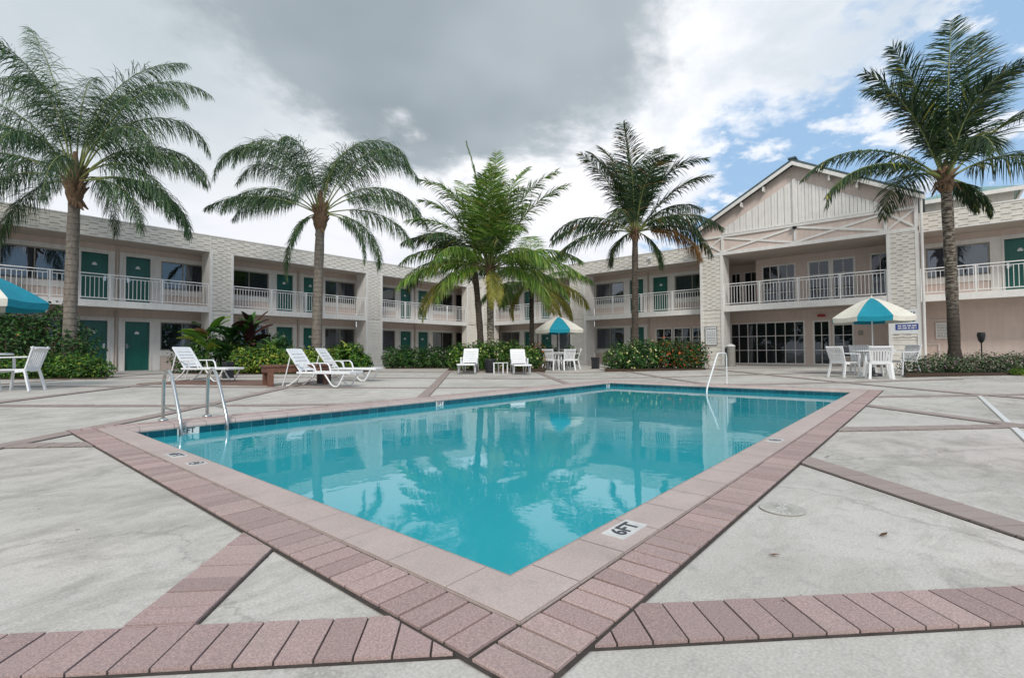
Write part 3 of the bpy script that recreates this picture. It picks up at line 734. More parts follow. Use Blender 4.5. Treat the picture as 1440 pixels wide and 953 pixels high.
grid_window('G', 4.28, 7.50, .18, 2.18, GD, 8, 3); grid_window('G', 3.30, 3.98, .16, 2.16, GD, 2, 3, 'door', .07); grid_window('G', 2.45, 3.22, .5, 1.97, GD, 2, 3)
column('G', 7.10, 8.13, 5.18, .9, ZS0); column('G', .21, 1.15, 5.18, .9, 1.2)
railing('G', 1.17, 7.08)
m = WM('G'); m.wb(1.15, 7.10, .03, 3.4, ZS0+.04, ZS1-.005); m.wb(1.0, 8.11, .9, 3.4, ZS0+.042, ZS1-.008); m.done('balcony_slab', M['soffit'])
m = WM('G'); m.wb(1.16, 7.09, -.01, .03, ZS0-.02, ZS1); m.wb(1.16, 7.09, .03, .1, ZS0-.02, ZS0+.04); m.done('slab_edge', M['trim'])
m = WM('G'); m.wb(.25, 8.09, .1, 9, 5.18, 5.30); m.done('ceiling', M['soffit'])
# gable body behind the timbers
AP, ZA, EL = 4.12, 8.62, 6.62                      # apex s, wall apex z, wall eave z
ZAe = ZA; HW = (G1-G0)/2; AP = (G0+G1)/2
def gable_prism(m, s0, s1, d0, d1, zb_, ze, za, mi=0):
    sc_ = (s0+s1)/2
    A = [m.P(s0, d0, zb_), m.P(s1, d0, zb_), m.P(s1, d0, ze), m.P(sc_, d0, za), m.P(s0, d0, ze)]
    B = [m.P(s0, d1, zb_), m.P(s1, d1, zb_), m.P(s1, d1, ze), m.P(sc_, d1, za), m.P(s0, d1, ze)]
    m.add(A+B, [(0, 1, 2, 3, 4), (9, 8, 7, 6, 5), (0, 5, 6, 1), (1, 6, 7, 2), (4, 9, 5, 0), (2, 7, 8, 3), (3, 8, 9, 4)], mi)
m = WM('G'); gable_prism(m, G0+.02, G1-.02, .03, 9, 5.30, 6.43, 8.60); m.wb(G0+.02, G1-.02, .03, .12, 5.18, 5.30); m.done('gable_wall', M['pink'])
# vertical boards in the triangle
m = WM('G'); zc = 6.17; n = 46; sA, sB = 1.25, 7.09
for k in range(n):
    a, b = sA+(sB-sA)*k/n, sA+(sB-sA)*(k+1)/n
    sl = (8.60-6.43)/HW
    def top(s): return 8.60-abs(s-AP)*sl-.62
    ta, tb = max(zc+.02, top(a)), max(zc+.02, top(b)); th = .045 if k % 2 else .02
    if max(ta, tb) < zc+.04: continue
    A = [m.P(a, .03, zc), m.P(b, .03, zc), m.P(b, .03, tb), m.P(a, .03, ta), m.P(a+.01, .03-th, zc), m.P(b-.01, .03-th, zc), m.P(b-.01, .03-th, tb), m.P(a+.01, .03-th, ta)]
    m.add(A, [(4, 5, 6, 7), (0, 4, 7, 3), (1, 2, 6, 5), (3, 7, 6, 2)])
m.done('gable_boards', M['trim'])
m = WM('G')
def timb(s0, z0, s1, z1, w_=.10, th=.05):
    m.bar(m.P(s0, .03-th/2-.0, z0), m.P(s1, .03-th/2, z1), w_, th, up=(1, 0, 0))
m.wb(G0, G1, -.045, .03, 5.18, 5.32); m.wb(G0, G1, -.04, .03, 6.0, 6.10); m.wb(1.16, 7.09, -.055, .03, 6.10, 6.17)
for s in (1.16, 7.10): m.wb(s-.05, s+.05, -.042, .028, 5.32, 6.0)
for s in (G0+.03, G1-.03): m.wb(s-.06, s+.06, -.044, .026, 5.32, 6.40)
m.wb(AP-.045, AP+.045, -.038, .028, 5.32, 6.0); m.wb(AP-.06, AP+.06, -.06, .03, 6.17, 8.0)
for s0, s1 in ((1.21, AP-.05), (AP+.05, 7.05)):
    inner, outer = (s1, s0) if s0 < AP-1 else (s0, s1)
    timb(outer, 5.35, inner, 5.97, .09, .05); timb(outer, 5.97, inner, 5.35, .08, .044)
for s0, s1 in ((.32, 1.11), (7.15, 8.02)):
    timb(s0, 5.35, s1, 5.97, .075, .05); timb(s0, 5.97, s1, 5.35, .075, .042)
for s in (2.0, 2.9, 5.3, 6.2): timb(s, 8.60-abs(s-AP)*(2.17/HW)-.30, s, 8.60-abs(s-AP)*(2.17/HW)-.10, .07, .3)
m.done('timber_frame', M['trim'])
# roof over the gable
m = WM('G'); OV = .32; th = .12; sl = 2.17/HW
for sg in (-1, 1):
    s_e = AP+sg*(HW+.22); z_e = 8.64-(HW+.22)*sl; z_a = 8.66
    A = [m.P(AP, -OV, z_a), m.P(s_e, -OV, z_e), m.P(s_e, 9.5, z_e), m.P(AP, 9.5, z_a)]; B = [(x, y, z+th) for x, y, z in A]
    m.add(A+B, [(0, 1, 2, 3), (7, 6, 5, 4), (0, 4, 5, 1), (1, 5, 6, 2), (2, 6, 7, 3)])
m.bar(m.P(AP, -OV-.03, 8.80), m.P(AP, 9.5, 8.80), .3, .07)
m.done('gable_roof', M['roofd'])
m = WM('G')
for sg in (-1, 1):
    s_e = AP+sg*(HW+.24); z_e = 8.64-(HW+.22)*sl
    A = [m.P(AP, -OV-.035, 8.665), m.P(s_e, -OV-.035, z_e), m.P(s_e, -OV-.035, z_e-.15), m.P(AP, -OV-.035, 8.515)]
    B = [m.P(AP, -OV+.02, 8.665), m.P(s_e, -OV+.02, z_e), m.P(s_e, -OV+.02, z_e-.15), m.P(AP, -OV+.02, 8.515)]
    m.add(A+B, [(0, 1, 2, 3), (7, 6, 5, 4), (3, 2, 6, 7), (1, 5, 6, 2), (0, 4, 5, 1)])
m.done('rake_board', M['trim'])
m = WM('G'); m.tube([m.P(.12, -.06, .3), m.P(.12, -.06, 6.5)], .045, 8); m.done('downpipe', M['trim'])
# raised roof lantern behind the right wing
m = MB(); m.box(28.3, 33, -2.75, .2, 5.88, 7.30); m.build('lantern_wall', M['cream'], root, world=True)
m = MB(); X0, X1, Y0, Y1, ze, zr = 27.9, 34, -3.0, .6, 7.34, 8.02
m.add([(X0, Y0, ze), (X1, Y0, ze), (X1, Y1, ze), (X0, Y1, ze), (X0+1.7, -1.3, zr), (X1-1.7, -1.3, zr), (X0, Y0, ze-.08), (X1, Y0, ze-.08), (X1, Y1, ze-.08), (X0, Y1, ze-.08)],
      [(0, 3, 4), (0, 4, 5, 1), (1, 5, 2), (2, 5, 4, 3), (0, 1, 7, 6), (1, 2, 8, 7), (2, 3, 9, 8), (3, 0, 6, 9), (6, 7, 8, 9)]); m.build('lantern_roof', M['roofg'], root, world=True)
m = MB(); m.box(X0-.02, X0+.05, Y0-.02, Y1, ze-.17, ze-.01); m.box(X0+.05, X1, Y0-.02, Y0+.05, ze-.17, ze-.012); m.build('lantern_fascia', M['trim'], root, world=True)

# ------------------------------------------------------------------ things fixed to the building
def sign(name, w, s, d, z, W, H, mat, lines, lcol, label, cat='sign', th=.02):
    m = WM(w); p = m.P(s, d, z)
    t = empty(name, p, 0, label, cat)
    m.wb(s-W/2, s+W/2, d-th, d, z-H/2, z+H/2, 0); m.build('board', mat, t, world=True)
    m = WM(w)
    for (u0, u1, v, h) in lines: m.wb(s-W/2+W*u0, s-W/2+W*u1, d-th-.003, d-th, z-H/2+H*(v-h/2), z-H/2+H*(v+h/2))
    if lines: m.build('lettering', lcol, t, world=True)
    return t
L1 = []
for k, v in enumerate((.87, .74, .64, .56, .47, .39, .31, .22, .12)):
    x = .1
    random.seed(40+k)
    while x < .86:
        e = min(.9, x+random.uniform(.08, .2)); L1.append((1-e, 1-x, v, .028 if k else .05)); x = e+.035
sign('rules_sign', 'G', 7.66, -.03, 1.52, .52, .84, M['paper'], L1, M['ink'], 'white rules notice with dark border on the column left of the lobby windows')
m = WM('G'); 
for a in ((7.39, 7.41), (7.91, 7.93)): m.wb(*a, -.058, -.045, 1.09, 1.95)
for z in ((1.09, 1.11), (1.93, 1.95)): m.wb(7.41, 7.91, -.058, -.045, *z)
tag(m.build('sign_border', M['ink'], bpy.data.objects['rules_sign'], world=True))
L2 = []
random.seed(5)
for v, h in ((.68, .2), (.30, .2)):
    x = .10
    while x < .88:
        e = min(.92, x+random.uniform(.10, .2)); L2.append((1-e, 1-x, v, h)); x = e+.04
sign('blue_sign', 'G', .62, -.03, 1.66, .66, .22, M['signblue'], L2, M['paper'], 'small blue sign with white letters on the column right of the lobby')
sign('notice_board', 'G', .70, -.028, 1.86, .80, .90, M['paper'], [(.10, .16, .85, .06), (.2, .26, .87, .06), (.3, .36, .85, .05), (.12, .26, .74, .04)], M['ink'], 'large white panel behind the blue sign on the column right of the lobby')
bpy.data.objects['notice_board'].location.x += .006
L3 = []
for k, v in enumerate((.86, .76, .67, .58, .49, .36, .27, .18, .1)):
    x = .1
    while x < .85:
        e = min(.9, x+random.uniform(.08, .2)); L3.append((1-e, 1-x, v, .035)); x = e+.04
sign('white_notice', 'R', -.45, 1.46, 1.55, .50, .62, M['paper'], L3, M['grey'], 'white notice with lines of print on the pink wall beside the right palm trunk')
sign('exit_sign', 'G', 3.62, 2.22, 2.36, .30, .12, M['red'], [], None, 'small red sign above the lobby door')
sign('wall_box', 'G', 2.22, 2.3, 1.55, .16, .2, M['grey'], [], None, 'small grey box on the pink wall behind the right umbrella', 'wall box', .06)
# camera at the gable, flood light on the parapet, ceiling lights
m = WM('G'); t = empty('security_camera', m.P(AP, -.06, 5.95), 0, 'small dark security camera under the gable centre post', 'security camera')
m = WM('G'); m.wb(AP-.11, AP+.11, -.14, -.062, 5.98, 6.05); m.build('bracket', M['trim'], t, world=True)
m = WM('G'); m.tube([m.P(AP, -.11, 5.98), m.P(AP, -.11, 5.92), m.P(AP, -.11, 5.86)], [.09, .085, .03], 12); m.build('dome', M['black'], t, world=True)
m = WM('R'); t = empty('flood_light', m.P(11.0, -.02, 5.62), 0, 'little white flood light on the right wing parapet beside the palm', 'flood light')
m = WM('R'); m.wb(10.95, 11.07, -.12, -.02, 5.62, 5.74); m.build('housing', M['paper'], t, world=True)
m = WM('R'); m.tube([m.P(10.9, -.14, 5.66), m.P(10.82, -.2, 5.6)], [.05, .07], 10); m.build('lamp_head', M['paper'], t, world=True)

# ------------------------------------------------------------------ palms
def frond(lf, rb, base, az, e0, L, droop, n=46, ll=.7, lw=.035, hang=.8, plum=0, mi=0, rmi=0, r0=.03, start=.14, swirl=0, ragged=.15, power=1.25, fw=1.0, alt=0):
    p = Vector(base); S = 14; pts = [p.copy()]; ds = L/S; T = []; a = az; swirl = random.uniform(-.5, .5) if swirl == 0 else swirl
    for i in range(S):
        e = e0-droop*((i+.5)/S)**power; a += swirl/S
        t = Vector((math.cos(a)*math.cos(e), math.sin(a)*math.cos(e), math.sin(e))); T.append(t); p = p+t*ds; pts.append(p.copy())
    rb.tube(pts, [r0*(1-.85*i/S) for i in range(S+1)], 5, rmi, cap=False)
    for k in range(n):
        u = start+(1-start)*(k+random.random()*.5)/n; f = min(u*S, S-1e-3); i = int(f); q = pts[i].lerp(pts[i+1], f-i); t = T[i]
        side0 = Vector((-math.sin(a), math.cos(a), 0)); 
        side0 = (side0-t*side0.dot(t)).normalized(); nrm = t.cross(side0); 
        if nrm.z < 0: nrm = -nrm
        prof = min(1, (u-start)*4+.45)*(1-.72*max(0, (u-.55)/.45)**1.5)
        for sg in (-1, 1):
            if random.random() < ragged*.4: continue
            l = ll*prof*random.uniform(.78, 1.08)
            lift = random.uniform(-plum, plum)+.18*(1-u)
            sw = (.35+.75*u)*fw
            d = (side0*sg*math.cos(lift)+nrm*math.sin(lift)+t*sw*random.uniform(.6, 1.45)).normalized()
            hg = hang*random.uniform(.6, 1.3); d = (d+Vector((0, 0, -.28*hg))).normalized(); P = [q]; dd = d.copy()
            for s in range(3):
                P.append(P[-1]+dd*l/3); dd = (dd+Vector((0, 0, -1))*hg*(.28+.22*s)).normalized()
            wv = (t-d*t.dot(d)*.5); wv.normalize()
            tw = random.uniform(-.7, .7); wv = (wv*math.cos(tw)+nrm*math.sin(tw)).normalized()
            lf.strip(P, wv, [lw*.55, lw, lw*.8, lw*.12], 1 if random.random() < alt else mi)
def palm_trunk(px, D, H, r0, r1, lean=(0, 0), bulge=0, flare=1.5, mat='trc', n=14):
    x, y = at(px, D); z = gz(x, y); pts, rs = [], []
    for i in range(n+1):
        u = i/n; pts.append((x+lean[0]*u**1.6, y+lean[1]*u**1.6, z-.05+(H+.05)*u))
        rs.append((r0+(r1-r0)*u)*(1+(flare-1)*max(0, 1-u*7)**2)+.008*math.sin(i*2.3)+bulge*max(0, (u-.86)/.14))
    return (x, y, z), pts, rs
def lateral(v, away=0):  # camera-right and away offset in world
    return Vector((SS*v+CS*away, -CS*v+SS*away, 0))
IA = lambda deg: FWD_AZ - math.pi/2 + math.radians(deg)   # 0 = picture right, 90 = away, 180 = left, 270 = towards camera

def make_palm(name, label, px, D, H, r0, r1, lean_px, fronds, kind, cat='palm tree', group=None, tmat='trc', flare=1.5):
    lx = lateral(lean_px); (x, y, z), pts, rs = palm_trunk(px, D, H, r0, r1, (lx.x, lx.y), flare=flare)
    t = empty(name, (x, y, z), 0, label, cat, group)
    b = MB(); b.tube(pts, rs, 14); b.build('trunk', M[tmat], t, world=True)
    top = Vector(pts[-1]); lf, rb, bt = MB(), MB(), MB()
    for fr in fronds:
        fr = dict(fr); az = IA(fr.pop('a')); e0 = R(fr.pop('e')); dr = R(fr.pop('d')); L = fr.pop('L'); h = fr.pop('h', 0)
        base = top+Vector((math.cos(az)*.08, math.sin(az)*.08, h))
        frond(lf, rb, base, az, e0, L, dr, **fr)
    if kind == 'queen':
        for k in range(34):                         # old leaf bases
            a = random.uniform(0, 2*math.pi); h = random.uniform(-.15, .75); o = Vector((math.cos(a), math.sin(a), 0)); p = top+Vector((0, 0, h))+o*.13
            sg = 1 if h > .02 else -1
            P = [p, p+o*.10+Vector((0, 0, .16*sg+.02)), p+o*(.22 if sg > 0 else .2)+Vector((0, 0, .34 if sg > 0 else -.25))]
            bt.tube(P, [.075, .055, .018], 6)
        bt.tube([top-Vector((0, 0, .1)), top+Vector((0, 0, .15)), top+Vector((0, 0, .5)), top+Vector((0, 0, .95)), top+Vector((0, 0, 1.5))], [r1, r1*1.5, r1*1.45, r1*.8, .05], 12)
        bt.build('leaf_bases', M['boot'], t, world=True)
    else:
        bt.tube([top-Vector((0, 0, .25)), top-Vector((0, 0, .05)), top+Vector((0, 0, .25)), top+Vector((0, 0, .7))], [r1*1.02, r1*1.45, r1*1.3, .03], 12)
        for k in range(22):
            a = random.uniform(0, 2*math.pi); h = random.uniform(-.2, .3); o = Vector((math.cos(a), math.sin(a), 0)); p = top+Vector((0, 0, h))+o*r1*.8
            bt.tube([p, p+o*.12+Vector((0, 0, .12)), p+o*.22+Vector((0, 0, .16 if h > 0 else -.10))], [.05, .035, .012], 5)
        bt.build('leaf_bases', M['boot'], t, world=True)
    return t, lf, rb, top
def finish(t, lf, rb, mats, rmats):
    c = lf.build('crown', mats, t, world=True); rb.build('frond_ribs', rmats, c, world=False) if False else None
    o = rb.build('frond_ribs', rmats, t, world=True); return c
def QF(a, e, d, L, **k):
    q = dict(a=a, e=e, d=d, L=L*(1.45 if e > 70 else 1.3 if e > 55 else 1.18), n=190, ll=.95, lw=.020, hang=2.3, fw=1.25, plum=1.2, r0=.030, start=.24, h=.55, ragged=.1, power=1.2); q['d'] = d*1.28+8 if e > 55 else d*1.12
    if k.pop('raw', 0): q['L'] = L; q['d'] = d; q['power'] = 2.0
    q.update(k); return q
def CF(a, e, d, L, **k):
    q = dict(a=a, e=e, d=d, L=L*(1.34 if e > 70 else 1.22 if e > 55 else 1.12), n=118, ll=.98, lw=.031, hang=.55 if e > 55 else 1.5, plum=.3, r0=.034, start=.16, h=.15, alt=.05, power=1.9 if e > 60 else 1.35); q['d'] = d*1.35+12 if e > 60 else d*1.15+8
    if k.pop('raw', 0): q['L'] = L; q['d'] = d; q['power'] = 2.2; q['hang'] = .45; q['lw'] = .036
    q.update(k); return q

random.seed(21)
fr = [QF(175, 80, 38, 5.9, raw=1), QF(120, 84, 70, 5.5, raw=1), QF(30, 83, 85, 5.6, raw=1), QF(150, 80, 95, 5.5, raw=1), QF(12, 78, 115, 5.8, raw=1), QF(80, 84, 80, 5.0, raw=1), QF(250, 84, 90, 4.6, raw=1), QF(175, 74, 115, 5.6, raw=1), QF(5, 68, 130, 5.6, raw=1), QF(-5, 60, 140, 5.2, raw=1), QF(190, 64, 135, 5.2, raw=1), QF(150, 62, 85, 3.7), QF(25, 62, 95, 3.6), QF(200, 66, 95, 3.7), QF(335, 64, 100, 3.6),
      QF(5, 52, 100, 3.7), QF(-15, 35, 110, 3.5), QF(15, 22, 95, 3.3), QF(350, 8, 80, 2.9), QF(170, 45, 105, 3.8), QF(185, 25, 105, 3.5), QF(160, 15, 90, 3.2), QF(100, 40, 110, 3.5), QF(280, 48, 110, 3.2), QF(230, 35, 110, 3.3), QF(310, 30, 110, 3.2), QF(45, 35, 110, 3.4)]
t, lf, rb, top = make_palm('palm_tree', 'tall feathery queen palm with grey trunk at the left edge beside the teal umbrella', 97, 15, 5.45, .175, .15, .08, fr, 'queen', tmat='trq', flare=1.2)
finish(t, lf, rb, M['queen'], M['rachis'])
random.seed(22)
fr = [QF(172, 84, 175, 6.4, raw=1, power=1.5), QF(160, 80, 165, 6.0, raw=1), QF(8, 83, 165, 5.8, raw=1), QF(20, 86, 150, 5.4, raw=1), QF(178, 70, 150, 5.4, raw=1), QF(184, 60, 120, 4.9, raw=1), QF(4, 68, 150, 5.4, raw=1), QF(-4, 58, 135, 5.2, raw=1), QF(90, 84, 120, 4.4, raw=1), QF(260, 80, 140, 4.0, raw=1), QF(178, 50, 95, 3.7), QF(185, 38, 75, 3.5), QF(192, 28, 60, 3.4), QF(3, 50, 100, 3.9), QF(-8, 36, 85, 4.0), QF(10, 18, 75, 3.6),
      QF(160, -8, 95, 3.0, ll=.5), QF(-12, -5, 85, 2.6, ll=.5), QF(265, 60, 110, 2.8), QF(350, 2, 90, 3.0), QF(240, -20, 60, 1.7, ll=.4), QF(95, 85, 30, 1.8, ll=.45)]
t, lf, rb, top = make_palm('palm_tree', 'queen palm with arching drooping fronds above the loungers, second palm from the left', 445, 19, 5.55, .20, .17, .12, fr, 'queen', tmat='trq', flare=1.2)
finish(t, lf, rb, M['queen'], M['rachis'])
# bright green coconut palm in the middle
random.seed(23)
fr = [CF(170, 85, 14, 5.3, raw=1, ll=.5, fw=3.2), CF(60, 87, 20, 5.3, raw=1), CF(90, 84, 28, 5.1, raw=1), CF(20, 82, 45, 5.1, raw=1), CF(150, 78, 45, 4.8, raw=1), CF(172, 74, 48, 4.6, raw=1), CF(8, 72, 55, 5.0, raw=1), CF(5, 62, 50, 4.8, raw=1), CF(130, 74, 50, 4.5, raw=1), CF(182, 64, 60, 4.2, raw=1), CF(40, 70, 60, 4.4, raw=1), CF(250, 80, 50, 3.8, raw=1), CF(300, 76, 60, 3.6, raw=1), CF(270, 78, 40, 3.2), CF(200, 60, 60, 3.3), CF(190, 76, 45, 3.6),
      CF(178, 38, 60, 3.7), CF(170, 26, 62, 3.8), CF(188, 14, 50, 3.6, mi=0), CF(2, 35, 55, 3.6), CF(-6, 22, 50, 3.5), CF(12, 12, 60, 3.3), CF(230, 40, 80, 3.0), CF(310, 40, 85, 3.0), CF(290, 60, 80, 2.9), CF(120, 45, 70, 3.4), CF(60, 45, 70, 3.4),
      CF(196, -8, 55, 3.2, mi=1, hang=.8), CF(172, 2, 60, 3.4, mi=1), CF(215, 6, 70, 2.9, mi=0), CF(340, 5, 70, 3.0), CF(275, -20, 75, 2.0, mi=1, ll=.45, hang=1.3), CF(300, -30, 60, 1.7, mi=1, ll=.4, hang=1.3)]
t, lf, rb, top = make_palm('palm_tree', 'bushy bright green coconut palm with yellow lower fronds on a speckled trunk at the centre', 690, 20, 3.95, .155, .13, -.02, fr, 'coco', tmat='trk')
finish(t, lf, rb, [M['coco'], M['yellow']], M['rachis'])
random.seed(24)
fr = [CF(a, e, 65, 3.0) for a, e in ((100, 80), (160, 60), (200, 50), (130, 55), (60, 60), (20, 30), (240, 45), (300, 40), (175, 15), (90, 30))]
t, lf, rb, top = make_palm('palm_tree', 'slim dark palm trunk leaning left just beside the speckled centre trunk', 677, 20.8, 4.3, .15, .12, -.28, fr, 'coco', tmat='trc')
finish(t, lf, rb, [M['cocod'], M['yellow']], M['rachis'])
random.seed(25)
fr = [CF(a, e, d, L, mi=m_) for a, e, d, L, m_ in ((10, 35, 60, 2.9, 0), (-5, 8, 55, 2.9, 1), (170, 45, 70, 2.8, 0), (185, 10, 60, 2.6, 0), (90, 75, 45, 3.0, 0), (45, 60, 60, 3.0, 0), (5, -12, 60, 2.6, 1), (340, -25, 55, 2.2, 1), (270, 30, 80, 2.3, 0), (220, 5, 70, 2.4, 0), (310, -5, 75, 2.2, 1), (130, 50, 70, 2.8, 0), (25, -5, 60, 2.6, 1), (200, -30, 60, 1.8, 1))]
t, lf, rb, top = make_palm('palm_tree', 'smaller palm with yellowing fronds behind the far table umbrella', 748, 24, 3.9, .12, .11, 0, fr, 'coco', tmat='trc')
finish(t, lf, rb, [M['coco'], M['yellow']], M['rachis'])
random.seed(26)
fr = [CF(170, 88, 6, 4.6, raw=1, ll=.45, fw=3.5), CF(30, 83, 60, 4.7, raw=1), CF(15, 80, 75, 4.6, raw=1), CF(120, 80, 55, 4.2, raw=1), CF(165, 76, 42, 4.2, raw=1), CF(150, 82, 40, 4.3, raw=1), CF(172, 68, 40, 3.9, raw=1), CF(5, 70, 80, 4.4, raw=1), CF(2, 52, 50, 3.9, raw=1), CF(60, 70, 80, 4.2, raw=1), CF(15, 48, 50, 3.5), CF(5, 36, 65, 3.4), CF(280, 72, 60, 2.8),
      CF(178, 36, 68, 3.4), CF(172, 26, 60, 3.3), CF(186, 6, 45, 3.3), CF(0, 22, 75, 3.3), CF(-10, 12, 70, 2.8, mi=1), CF(230, 40, 80, 2.6), CF(320, 35, 90, 2.7), CF(90, 55, 80, 3.0), CF(200, -20, 60, 1.6), CF(355, -25, 60, 1.6), CF(90, 80, 40, 3.6), CF(250, 84, 30, 3.2)]
t, lf, rb, top = make_palm('palm_tree', 'dark coconut palm with slim dark trunk behind the flowering hedge, left of the gable', 893, 20, 5.45, .15, .115, .06, fr, 'coco', tmat='trc')
finish(t, lf, rb, [M['cocod'], M['rust']], M['rachis'])
random.seed(27)
fr = [CF(30, 84, 16, 5.2, raw=1), CF(8, 76, 24, 5.1, raw=1), CF(90, 84, 40, 4.2, raw=1), CF(168, 80, 24, 4.2, raw=1), CF(182, 70, 34, 3.9, raw=1), CF(5, 64, 42, 4.9, raw=1), CF(140, 80, 60, 3.9, raw=1), CF(280, 78, 80, 3.3, raw=1), CF(2, 48, 55, 4.4, raw=1),
      CF(178, 40, 72, 3.9, ll=.62), CF(186, 24, 62, 3.6, ll=.62), CF(172, 34, 90, 3.5, ll=.62), CF(-4, 34, 75, 3.4), CF(90, 40, 90, 3.0), CF(340, -25, 50, 1.4, ll=.5), CF(250, 50, 100, 2.4), CF(20, -10, 60, 1.3, ll=.5)]
for q in fr: q.update(ll=q['ll']*1.05, n=135)
t, lf, rb, top = make_palm('palm_tree', 'large coconut palm with flared trunk at the right edge before the pink wall', 1342, 14, 5.45, .145, .13, -.10, fr, 'coco', tmat='trr', flare=2.3)
finish(t, lf, rb, [M['cocod'], M['yellow']], M['rachis'])

# ------------------------------------------------------------------ shrubs
def leafcloud(mb, blobs, n, size, mi=0, aspect=2.0, up=.4, zmin=None, shell=.55):
    tot = sum(b[3]*b[4]*b[5] for b in blobs)
    for b in blobs:
        cx, cy, cz, rx, ry, rz = b; k = int(n*b[3]*b[4]*b[5]/tot)
        for _ in range(k):
            a = random.uniform(0, 2*math.pi); u = random.uniform(-1, 1); q = math.sqrt(1-u*u); r = shell+(1.06-shell)*random.random()**.6
            r *= 1+.13*math.sin(a*5+u*7+cx*3)+.07*math.sin(a*11+u*13)
            o = Vector((q*math.cos(a), q*math.sin(a), u)); p = Vector((cx+o.x*rx*r, cy+o.y*ry*r, cz+o.z*rz*r))
            if zmin is not None and p.z < zmin: continue
            nrm = (o+Vector((random.gauss(0, .5), random.gauss(0, .5), random.gauss(0, .5)+up))).normalized()
            d = nrm.cross(Vector((random.gauss(0, 1), random.gauss(0, 1), random.gauss(0, 1)))).normalized(); e = nrm.cross(d)
            s = size*random.uniform(.6, 1.3); w = s/aspect
            mb.add([p-d*s*.5, p+e*w*.5+nrm*s*.06, p+d*s*.5-nrm*s*.12, p-e*w*.5+nrm*s*.06], [(0, 1, 2, 3)], mi)
def shrub(name, label, spec, n, size, mats, cat='shrub', group=None, mix=None, flowers=None, aspect=2.0, core=True, shell=.5):
    # spec: list of (px, D, top height, half width px, depth radius)
    x0, y0 = at(spec[0][0], spec[0][1]); t = empty(name, (x0, y0, gz(x0, y0)), 0, label, cat, group)
    mb = MB(); B = []
    for px, D, h, hw, rd in spec:
        x, y = at(px, D); z = gz(x, y); r = hw/F*D; B.append((x, y, z+h*.46, (r+rd)/2, (r+rd)/2, h*.56))
    g = min(gz(b[0], b[1]) for b in B)
    for i, mm in enumerate(mats):
        k = int(n*(mix[i] if mix else 1/len(mats)))
        sel = B
        leafcloud(mb, sel, k, size, i, aspect, zmin=g+.02, shell=shell)
    mb.build('foliage', mats, t, world=True)
    st = MB()
    for b in B:
        for _ in range(7):
            a = random.uniform(0, 6.28); o = Vector((math.cos(a)*b[3]*.6, math.sin(a)*b[4]*.6, b[5]*.9)); p = Vector((b[0]+o.x*.35, b[1]+o.y*.35, g-.02))
            st.tube([p, p+Vector((o.x*.3, o.y*.3, o.z*.5)), Vector((b[0], b[1], b[2]))+o*.7], [.016, .011, .005], 5)
    st.build('stems', M['rachisb'], t, world=True)
    if flowers:
        fm = MB(); mat_, k, s, sub = flowers
        leafcloud(fm, sub(B) if sub else B, k*3, s, 0, 1.3, .2, zmin=g+.1, shell=.97); fm.build('flowers', mat_, t, world=True)
    return t
random.seed(31)
shrub('shrub', 'tall dark leafy shrub with a few orange flowers behind the left umbrella', [(-60, 15.5, 2.0, 45, 1.0), (-10, 16, 2.1, 40, 1.0), (35, 15.6, 2.05, 35, .9), (78, 15.6, 2.2, 28, .8), (112, 15.3, 1.6, 22, .7), (20, 14.6, 1.5, 45, .6), (90, 14.6, 1.3, 35, .6)],
      15000, .12, [M['bushd'], M['bushm'], M['purple']], mix=(.66, .24, .10), flowers=(M['flo'], 14, .07, None))
shrub('hedge', 'low bright green hedge along the foot of the dark shrub on the left', [(30, 13.9, .62, 22, .5), (62, 13.8, .68, 20, .5), (92, 13.8, .70, 20, .5), (120, 13.8, .68, 18, .5), (140, 13.9, .55, 13, .45)], 6500, .085, [M['bushm'], M['bushl']], mix=(.6, .4), cat='hedge')
shrub('shrub', 'leafy green shrub under the broad leaf plants behind the left lounger', [(268, 17.6, 1.0, 24, .6), (300, 17.8, 1.5, 26, .7), (335, 17.8, 1.35, 26, .7), (372, 18, 1.3, 24, .7), (392, 18.3, 1.4, 16, .6)], 7000, .12, [M['bushd'], M['bushm']], mix=(.6, .4))
shrub('hedge', 'yellow green croton hedge behind the wooden bench', [(345, 16.2, .86, 20, .5), (375, 16.2, .92, 20, .5), (405, 16.3, .84, 20, .5), (435, 16.4, .84, 18, .5), (460, 16.6, .82, 16, .5)], 6500, .12, [M['croton'], M['bushl'], M['bushm']], mix=(.35, .40, .25), cat='hedge')
shrub('shrub', 'bright green leafy bush right of the second palm, beside the white column', [(478, 18, .95, 14, .5), (496, 18, 1.0, 14, .5), (511, 18, .62, 9, .4)], 3400, .14, [M['bushl'], M['bushm']], mix=(.45, .55))
shrub('hedge', 'clipped dark green hedge in front of the ground floor doors at the centre left', [(552+i*17, 21.2, .92+.04*(i % 2), 13, .45) for i in range(6)], 6500, .11, [M['bushm'], M['bushd']], mix=(.5, .5), cat='hedge')
shrub('hedge', 'leafy hedge dotted with yellow flowers behind the two facing loungers', [(648, 19.2, 1.02, 16, .6), (672, 19.2, 1.1, 16, .6), (698, 19.4, 1.15, 16, .6), (722, 19.3, 1.1, 16, .6), (742, 19, .95, 15, .6)], 8500, .11, [M['bushm'], M['bushl']], mix=(.7, .3), cat='hedge', flowers=(M['fly'], 110, .10, None))
shrub('shrub', 'small shrub topped with orange red flowers left of the far table', [(757, 19.8, 1.08, 10, .4)], 700, .11, [M['bushd'], M['rusty']], mix=(.7, .3), flowers=(M['flo'], 24, .09, None))
shrub('hedge', 'low dark hedge behind the far table', [(778, 22.6, .95, 14, .4), (800, 22.6, .95, 14, .4)], 1600, .11, [M['bushd']], cat='hedge')
